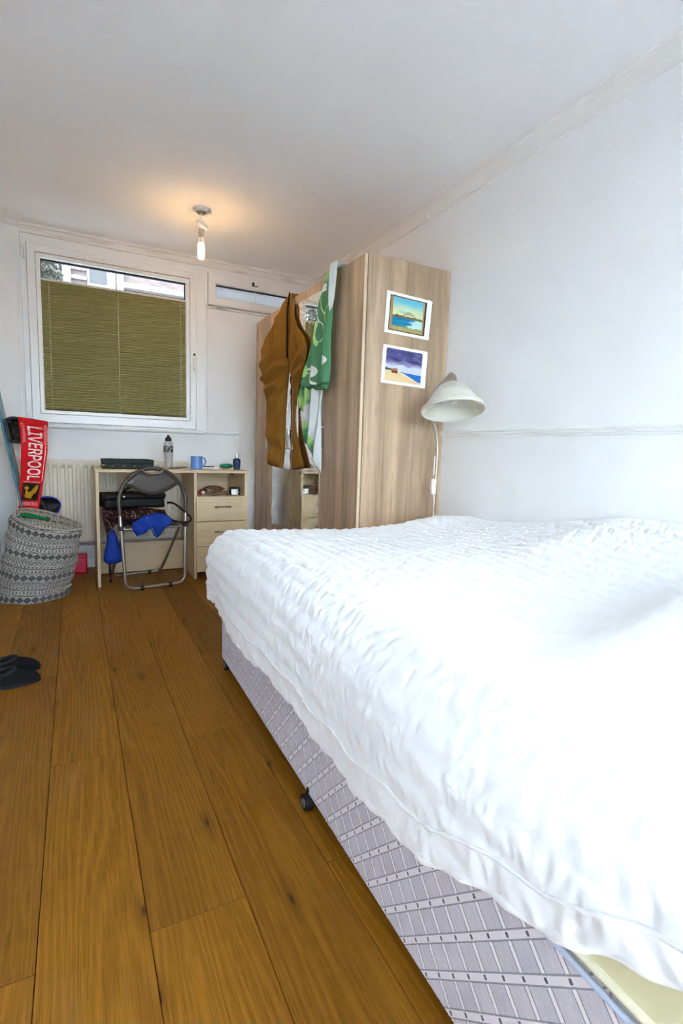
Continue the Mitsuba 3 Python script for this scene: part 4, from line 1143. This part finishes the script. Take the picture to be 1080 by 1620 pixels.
def _beach(p, n, uv):
    u, v = uv.x, uv.y
    st = fbm(u * 4, v * 9, 0.0, 4)
    c = mix((.022, .02, .09), (.10, .10, .30), st)
    c = mix(c, (.30, .28, .48), smoothstep(.30, .46, v + .16 * (st - .5)))
    c = mix(c, (.62, .66, .82), smoothstep(.40, .56, v + .20 * (fbm(u * 5 + 3, v * 12, 2.0, 4) - .5)))
    c = mix(c, (.15, .15, .32), smoothstep(.58, .66, fbm(u * 6, v * 14, 6.0, 3)) * dr.select(v < .5, .7, 0.0))
    # sea
    hor = .665 + .05 * u
    c = mix(c, mix((.01, .10, .42), (.02, .20, .62), noise(u * 6, v * 40, 0.0)), dr.select((v > hor) & (u > .3), 1.0, 0.0))
    # hill
    c = mix(c, (.03, .075, .07), dr.select((v > .59 + .2 * u) & (v < .68) & (u < .30), 1.0, 0.0))
    # sand
    sand = mix((.80, .62, .36), (.72, .52, .26), fbm(u * 6, v * 10, 1.0, 3))
    edge = .665 + .30 * smoothstep(.25, 1.1, u) + .01 * noise(u * 9, 0.0, 2.0)
    c = mix(c, (.75, .78, .80), dr.select((v > edge - .012) & (u > .3), .9, 0.0))
    c = mix(c, sand, dr.select(v > edge, 1.0, 0.0))
    # little hut
    c = mix(c, (.30, .10, .035), dr.select((u > .17) & (u < .34) & (v > .615 + .03 * noise(u * 40, 0.0, 0.0)) & (v < .74), 1.0, 0.0))
    c = mix(c, (.50, .16, .08), dr.select((u > .20) & (u < .33) & (v > .59) & (v < .645), 1.0, 0.0))
    c = mix(c, (.05, .03, .03), dr.select((u > .19) & (u < .32) & (v > .68) & (v < .745) & (abs(u * 14 - dr.round(u * 14)) < .26), 1.0, 0.0))
    return c
picture('lower print on the wardrobe side showing a stormy sky over a beach', [(1.451, 1.481), (1.737, 1.471), (1.728, 1.274), (1.441, 1.283)], _beach, 'beach')

# ------------------------------------------------------------------ floor lamp
lp = thing('floor_lamp', 'metal floor lamp with an alabaster glass shade at the end of the bed', 'lamp')
py = 2.285
pole = [(1.745, py, .012), (1.748, py, .30), (1.757, py, .573), (1.764, py, .80), (1.766, py, .93), (1.758, py, 1.00), (1.745, py, 1.05), (1.722, py, 1.11), (1.708, py - .01, 1.18), (1.712, py - .03, 1.25), (1.730, py - .08, 1.305), (1.722, py - .13, 1.325), (1.700, py - .175, 1.318)]
add('pole', tube(spline(pole, 90), .0075, 10), NICKEL, lp, smooth=True)
add('base', lathe([(0, .0005), (.105, .0005), (.11, .006), (.10, .016), (.03, .022), (.012, .035), (0, .036)], (1.745, py - .0, 0), 40).apply_translation((-.0, -.0, 0)), NICKEL, lp, smooth=40)
SHC = np.array([1.657, 2.045, 1.184])
def _alab(p, n, uv):
    t = fbm(p.x * 7 + 2 * fbm(p.x * 5, p.y * 5, p.z * 5, 2), p.y * 7, p.z * 16, 3)
    return mix((.50, .485, .40), (.64, .63, .55), smoothstep(.3, .65, t))
ALAB = M('alabaster', prin(proc(_alab), .25, .5))
def tilt(m):
    m = rot(m, -3, (0, 1, 0))
    m = rot(m, -18, (_r / np.linalg.norm(_r)).tolist())
    m.apply_translation(SHC)
    return m
R0 = .150
sh = [(.028, .072), (.040, .070), (.062, .058), (.085, .035), (.105, .008), (.122, -.014), (.138, -.028), (.148, -.037), (.150, -.045), (.146, -.050), (.138, -.044), (.120, -.024), (.103, -.002), (.083, .026), (.060, .050), (.040, .062), (.028, .064)]
sh = [(a * 1.045, b * 1.18) for a, b in sh]
add('shade', tilt(lathe(sh, sides=64)), ALAB, lp, smooth=40, label='alabaster glass bowl shade')
add('socket', tilt(lathe([(0, .128), (.020, .128), (.024, .122), (.025, .102), (.034, .090), (.035, .082), (.0, .080)], sides=32)), NICKEL, lp, smooth=40)
add('bulb', tilt(lathe([(0, -.022), (.010, -.020), (.017, -.010), (.018, .004), (.012, .025), (.010, .06), (0, .06)], sides=28)), plain('lamp_bulb', (232, 230, 220), .15, .6), lp, smooth=40)
cab = [(1.741, py - .014, .905), (1.737, py - .018, .87), (1.733, py - .022, .80)]
add('cable', tube(spline(cab, 12), .0028, 8), WHITEPL, lp, smooth=True)
add('switch', rbox(1.719, 1.745, py - .034, py - .016, .700, .782, .005), WHITEPL, lp, smooth=35)
add('cable', tube(spline([(1.734, py - .024, .702), (1.742, py - .024, .64), (1.742, py - .022, .60), (1.762, py - .03, .53), (1.775, py - .03, .42)], 30), .0028, 8), WHITEPL, lp, smooth=True)

# ------------------------------------------------------------------ bed
bd = thing('divan_base', 'divan bed base covered in grey diamond patterned fabric', 'bed base')
def _divan(p, n, uv):
    a, b = uv.x, uv.y
    s = (b - a) / 1.41421 / .0466 + .4356 / .0466 + .0; t = (b + a) / 1.41421 / .0466 - .5105 / .0466
    fs, ft = s - dr.round(s), t - dr.round(t)     # 0 at the stripe centres
    as_, at_ = abs(fs), abs(ft)
    w = .125
    cell = mix((.46, .455, .51), (.62, .61, .66), .6 * noise(s * 1.3 + 3, t * 1.3, 0.0) + .4 * noise(s * 26, t * 3, 4.0))
    hatch = noise(a * 900, b * 900, 0.0) * .14
    stripe_t = dr.select(at_ < w, 1.0, 0.0); stripe_s = dr.select(as_ < w * .78, 1.0, 0.0)
    col = cell * (.93 + hatch)
    col = mix(col, (.78, .765, .80), stripe_s)
    col = mix(col, (.72, .705, .745), stripe_t)
    ln = (.024)
    line = dr.select((abs(at_ - w) < ln) | ((abs(as_ - w * .78) < ln * .95) & (at_ > w)), 1.0, 0.0)
    col = mix(col, (.19, .19, .26), line * .78)
    dash = dr.select((as_ < .062) & (at_ < w * .52), 1.0, 0.0)
    return mix(col, (.06, .06, .12), dash * .9)
DIVAN = M('divan', prin(proc(_divan), .8, .2))
BX0, BX1, BY0, BY1 = .500, 1.852, .13, 2.075
slant = .024 / 1.5
def bedwarp(v):
    v = np.array(v, float).copy()
    f = np.clip((1.0 - (v[:, 0] - BX0) / .4), 0, 1)
    v[:, 0] += f * slant * (v[:, 1] - .6) * 1.2
    return v
def faceted(m):
    m.unmerge_vertices()
    return m
m = rbox(BX0, BX1, BY0, BY1, .036, .347, .012).subdivide()
m.vertices = bedwarp(m.vertices)
uv = np.c_[m.vertices[:, 1] + np.where(m.vertices[:, 1] > BY1 - .004, 1.0, 0) * 0, m.vertices[:, 2]]
fn = m.vertex_normals
uv = np.where(np.abs(fn[:, 1:2]) > .75, np.c_[m.vertices[:, 0] + .3, m.vertices[:, 2]], uv)
add('body', m, DIVAN, bd, smooth=True, uv=uv)
add('piping', tube(bedwarp(spline([(BX0 - .001, BY0 + .02, .344), (BX0 - .001, .8, .344), (BX0 - .001, BY1 - .02, .344)], 30)), .004, 8), plain('bed_piping', (188, 202, 228), .6, .3), bd, smooth=True)
def caster(x, y):
    k = add('caster', cat_([rot(trimesh.creation.cylinder(.021, .018, sections=28), 90, (0, 1, 0)).apply_translation((x, y, .0212))]), BLACK, bd, smooth=30)
    add('hub', rot(trimesh.creation.cylinder(.011, .022, sections=20), 90, (0, 1, 0)).apply_translation((x, y, .0212)), GREYRUB, k, smooth=30)
    add('stem', trimesh.creation.cylinder(.006, .03, sections=12).apply_translation((x + .004, y, .043)), BLACK, k)
caster(.507, 1.118); caster(.540, 2.03); caster(.52, .22)
caster(1.80, 1.118); caster(1.80, 2.03)
mt = thing('mattress', 'cream mattress on the divan base under the white duvet', 'mattress')
m = rbox(BX0 - .002, BX1 - .004, BY0 + .01, BY1 - .01, .3475, .500, .016)
m.vertices = bedwarp(m.vertices)
add('body', m, plain('mattress', (216, 214, 176), .8, .2), mt, smooth=40)
add('piping', tube(bedwarp(np.array([(BX0 - .002, y, .366) for y in np.linspace(BY0 + .04, BY1 - .04, 40)])), .006, 8), plain('mattress_piping', (232, 230, 205), .7, .2), mt, smooth=True)

# duvet
dv = thing('duvet', 'puckered white duvet spread over the whole bed', 'duvet')
Rr_ = .135
XE = .455 + Rr_; YF = 2.215 - Rr_; YNr = .10
def ztop(x, y):
    z = .578 + .012 * np.sin(x * 3.1 + 1) + .010 * np.sin(y * 4.3 + x * 2)
    z = z + .105 * np.clip((x - 1.30) / .5, 0, 1) ** 1.3 * np.clip((1.98 - y) / .80, 0, 1)
    z = z + .030 * np.exp(-(((x - 1.62) / .2) ** 2 + ((y - 2.12) / .14) ** 2))
    z = z + .020 * np.exp(-(((x - 1.50) / .25) ** 2 + ((y - 1.25) / .10) ** 2))
    # pillow at the near end
    sx_ = np.clip((x - .58) / .60, 0, 1); sx_ = sx_ * sx_ * (3 - 2 * sx_)
    z = z + .160 * sx_ * (1 / (1 + np.exp((y - .60) / .030)))
    z = z - .020 * np.exp(-(((x - 1.15) / .4) ** 2 + ((y - .86) / .20) ** 2))
    return z
hem_y = np.array([.0, .2, .355, .40, .52, .60, .69, .80, 1.2, 1.77, 2.2, 2.4])
hem_z = np.array([.485, .465, .412, .400, .352, .322, .302, .288, .290, .296, .318, .33])
da, db = .0065, .0055
na, nbv = 250, 420
A0 = -1.0
a_in = np.linspace(XE, 1.862, 195)
b_in = np.linspace(YNr, YF, 360)
qa = np.linspace(1, 0, 56)[:-1]      # overhang, fraction of the hem length
qb = np.linspace(0, 1, 52)[1:]
AX = np.r_[XE - qa, a_in]            # negative part: fraction
BYv = np.r_[b_in, YF + qb]
fa = np.r_[qa, np.zeros(len(a_in))]; fb = np.r_[np.zeros(len(b_in)), qb]
FA, FB = np.meshgrid(fa, fb, indexing='xy')      # shape (nb, na)
XI = np.r_[np.full(len(qa), XE), a_in]; YI = np.r_[b_in, np.full(len(qb), YF)]
X0, Y0 = np.meshgrid(XI, YI)
q = np.maximum(FA, FB)
nrm = np.sqrt(FA ** 2 + FB ** 2) + 1e-9
ux, uy = -FA / nrm, FB / nrm
zt0 = ztop(X0, Y0)
hz = np.interp(Y0 + FB * .25, hem_y, hem_z)
hz = hz + .012 * np.sin(Y0 * 11) * .6 + .006 * np.sin(Y0 * 29 + 1) + np.where(FB > FA, .05 * np.clip((X0 - XE) / .4, 0, 1), 0)
S_len = Rr_ * PI / 2 + (zt0 - hz - Rr_)
rho = q * S_len
th = np.clip(rho / Rr_, 0, PI / 2)
oo = Rr_ * np.sin(th) + np.clip(rho - Rr_ * PI / 2, 0, None) * .02
dd = Rr_ * (1 - np.cos(th)) + np.clip(rho - Rr_ * PI / 2, 0, None)
Px, Py, Pz = X0 + ux * oo, Y0 + uy * oo, zt0 - dd
# flatten sideways sway: slight billow
Px = Px + np.where(FA > 0, .010 * np.sin(Y0 * 6.5 + 1) * FA, 0)
# keeps level with the slightly turned bed
Px = Px + .012 * (Y0 - 1.2) * np.clip(1 - (X0 - XE) / .5, 0, 1)
Nx = np.zeros_like(Px)
P3 = np.stack([Px, Py, Pz], -1)
def gridnormals(P3):
    gu = np.gradient(P3, axis=1); gv = np.gradient(P3, axis=0)
    n_ = np.cross(gu, gv); n_ /= np.linalg.norm(n_, axis=-1, keepdims=True) + 1e-12
    return n_
N3 = gridnormals(P3)
# cloth coordinates in metres
Ca = np.where(FA > 0, XE - rho * (FA / nrm), X0); Cb = np.where(FB > 0, YF + rho * (FB / nrm), Y0)
warp = .010 * (meshkit.fbm(np.stack([Ca * 3, Cb * 3, 0 * Ca], -1), 3, 5) - .5) * 2
bw = .052
band = (Ca + warp * 1.2) / bw
fb_ = band - np.floor(band)
bi = np.floor(band)
ridge = np.sin(PI * fb_) ** .55
vv = (Cb + .010 * (meshkit.fbm(np.stack([Ca * 25, Cb * 9, 0 * Ca], -1), 2, 6) - .5) * 2 + bi * .37 + .004 * np.sin(fb_ * PI * 2))
p1 = meshkit.noise(np.stack([vv / .0125, bi * 7.3, fb_ * .9], -1), 9)
p2 = meshkit.noise(np.stack([vv / .028, bi * 3.1, fb_ * 1.2 + 4], -1), 10)
near_ = np.clip((1.25 - Cb) / .6, 0, 1)
amp_area = (1.10 - .98 * near_ * (FA == 0) - .80 * near_ * (FA > 0) * np.clip(1.6 - q * 1.3, 0, 1)) + .5 * np.clip((Ca - 1.2) / .5, 0, 1) * (1 - np.clip((Cb - 1.6) / .5, 0, 1)) + 0.0
p1 = 1 - np.abs(2 * p1 - 1)
hpuck = (.0105 * (p1 - .5) + .0050 * (p2 - .4)) * ridge - .0030 * (1 - ridge)
big = .010 * (meshkit.fbm(np.stack([Ca * 4.5, Cb * 3.5, 0 * Ca + 2], -1), 3, 12) - .5)
edge_fade = np.clip((1.0 - q) / .04, 0, 1) * .5 + .5
hemz = np.clip((q - .80) / .1, 0, 1) * (FA > 0)
hpuck = hpuck * (1 - .4 * hemz) + hemz * .006 * (meshkit.noise(np.stack([Cb / .016, Ca / .03, 0 * Ca], -1), 31) - .5)
P3 = P3 + N3 * (hpuck * amp_area * edge_fade + big)[..., None]
P3[..., 0] = np.minimum(P3[..., 0], 1.866)
nb_, na_ = P3.shape[:2]
N3 = gridnormals(P3)
inner = P3 - N3 * .016
f = gridfaces(nb_, na_)
Vd = np.vstack([P3.reshape(-1, 3), inner.reshape(-1, 3)])
NN = nb_ * na_
idx = np.arange(NN).reshape(nb_, na_)
loop = np.r_[idx[0, :], idx[1:, -1], idx[-1, -2::-1], idx[-2:0:-1, 0]]
nx_ = np.roll(loop, -1)
sf = np.vstack([np.c_[loop, nx_, nx_ + NN], np.c_[loop, nx_ + NN, loop + NN]])[:, ::-1]
Fd = np.vstack([f, f[:, ::-1] + NN, sf])
COTTON = M('cotton', prin((.76, .775, .785), .9, .15, sheen=.2))
add('cover', trimesh.Trimesh(Vd, Fd, process=False), COTTON, dv, smooth=70)
# flat hem band along the open edge, ruffled
hem_path = P3[8:, 0, :][::2]
uvn = N3[8:, 0, :][::2]
k_ = np.arange(len(hem_path))
add('hem', tube(hem_path - uvn * .008 + np.array([0, 0, -.002]), .0085 + .0025 * np.sin(k_ * .9), 8), COTTON, dv, smooth=True)
band_row = int(len(qa) * .86)
seam = P3[8:, len(qa) - band_row - 1 + 0, :]
pth = P3[10:, 9, :][::2] + N3[10:, 9, :][::2] * .001
add('seam', tube(pth, .0028, 6), COTTON, dv, smooth=True)

# ------------------------------------------------------------------ ceiling lamp
cl = thing('pendant_lamp', 'bare lit bulb hanging from a white ceiling rose', 'lamp')
lx, ly = .725, 3.363
add('ceiling_rose', lathe([(0, ZC), (.042, ZC), (.043, ZC - .006), (.036, ZC - .014), (.030, ZC - .016), (0, ZC - .016)], (lx, ly, 0), 36), TRIM, cl, smooth=40)
add('plate', lathe([(0, ZC - .016), (.028, ZC - .016), (.024, ZC - .022), (0, ZC - .022)], (lx, ly, 0), 30), BRASSY, cl, smooth=40)
add('flex', tube(spline([(lx, ly, ZC - .02), (lx - .003, ly, ZC - .05), (lx + .002, ly, ZC - .085)], 12), .004, 8), WHITEPL, cl, smooth=True)
m = lathe([(0, 2.284), (.010, 2.284), (.034, 2.270), (.039, 2.262), (.038, 2.248), (.026, 2.240), (.018, 2.232), (0, 2.232)], (lx, ly, 0), 36)
add('cover_cup', rot(m, 24, (.3, 1, 0), (lx, ly, 2.256)), WHITEPL, cl, smooth=40)
add('lamp_holder', lathe([(0, 2.246), (.016, 2.246), (.017, 2.215), (.0185, 2.214), (.0185, 2.207), (.0165, 2.206), (.0165, 2.190), (.0185, 2.189), (.0185, 2.181), (0, 2.181)], (lx - .001, ly, 0), 28), plain('holder', (205, 196, 180), .4, .4), cl, smooth=40)
add('bulb_neck', lathe([(0, 2.182), (.0145, 2.182), (.0165, 2.160), (.015, 2.152), (0, 2.152)], (lx - .002, ly, 0), 28), WHITEPL, cl, smooth=40)
k = add('bulb', lathe([(0, 2.156), (.014, 2.154), (.020, 2.140), (.021, 2.10), (.020, 2.072), (.014, 2.060), (0, 2.056)], (lx - .002, ly, 0), 28), plain('bulbglass', (255, 240, 215), .4, .3), cl, smooth=True)
scene[k]['emitter'] = {'type': 'area', 'radiance': {'type': 'rgb', 'value': [1.15, .68, .27]}}

# ------------------------------------------------------------------ outside
bd_ = thing('apartment_block', 'pale building with white bands seen over the top of the blind', 'building')
YB = 12.0
def bw_(c): return plain(c[0], c[1], .7, .2)
BRICKP = M('pink_brick', prin(proc(lambda p, n, uv: mix((.085, .068, .067), (.120, .097, .095), noise(p.x * 9, p.z * 28, 0.0))), .8, .2))
WPAINT = M('white_paint', prin((.27, .27, .265), .6, .3))
DARKG = M('dark_glass', prin((.04, .044, .047), .4, .3))
add('wall', bx(-14, 16, YB, YB + .4, -1.0, 12), BRICKP, bd_)
for z in (-.2, 2.6, 3.90, 4.13, 5.4, 6.9, 8.2, 9.7):
    add('band', bx(.98, 15.9, YB - .22, YB, z - .05, z + .055, .01), WPAINT, bd_)
for z in (1.2, 3.4, 6.2, 9.0):
    for x in (-7.6, -4.4, .32, 3.6, 6.8, 10.0, 13.2):
        w_ = add('window', ring_xz(x, x + .40 if x == .32 else x + 1.3, z - .2, z + 1.1, .04, YB - .05, YB + .02), WPAINT, bd_)
        add('pane', bx(x + .04, x + (.36 if x == .32 else 1.26), YB - .025, YB - .015, z - .16, z + 1.06), DARKG, w_)
        if z > 3 and z < 4:
            add('lintel', bx(x + .04, x + (.36 if x == .32 else 1.26), YB - .04, YB - .026, z + .52, z + .70), M('cream_board', prin((.20, .19, .13), .7, .2)) if 'mat_cream_board' not in scene else 'mat_cream_board', w_)
for x in (.70, .86):
    add('pilaster', bx(x, x + .135, YB - .12, YB, -1, 12, .02), WPAINT, bd_)
add('pilaster', bx(-.12, .03, YB - .12, YB, -1, 12, .02), WPAINT, bd_)
for z in (3.78, 3.96, 4.14, 4.32):
    add('louvre', bx(.03, .31, YB - .06, YB, z, z + .07, .01), WPAINT, bd_)
tt = thing('street_tree', 'dark leafy tree outside at the left of the window', 'tree')
add('trunk', tube(spline([(-1.0, 7.2, -1.0), (-.98, 7.2, .8), (-1.05, 7.25, 2.2), (-1.0, 7.3, 3.4)], 24), np.linspace(.13, .05, 24), 10), plain('bark', (70, 60, 50), .9, .1), tt, smooth=True)
rng = np.random.default_rng(12)
nl = 15000
c = rng.normal(size=(nl, 3)); c /= np.linalg.norm(c, axis=1, keepdims=True); c *= rng.uniform(.45, 1, (nl, 1)) ** .5
c = c * np.array([1.0, .8, 1.15]) + np.array([-1.06, 7.3, 3.0])
a = rng.normal(size=(nl, 3)); a /= np.linalg.norm(a, axis=1, keepdims=True)
b = np.cross(a, rng.normal(size=(nl, 3))); b /= np.linalg.norm(b, axis=1, keepdims=True)
l_ = rng.uniform(.022, .045, (nl, 1))
Vt = np.stack([c - a * l_, c + b * l_ * .45, c + a * l_, c - b * l_ * .45], 1).reshape(-1, 3)
i4 = np.arange(nl)[:, None] * 4
add('foliage', trimesh.Trimesh(Vt, np.vstack([i4 + [0, 1, 2], i4 + [0, 2, 3]]), process=False), M('leaf', {'type': 'twosided', 'bsdf': {'type': 'principled', 'base_color': {'type': 'rgb', 'value': [.030, .036, .024]}, 'roughness': .6, 'specular': .3}}), tt, kind='stuff')
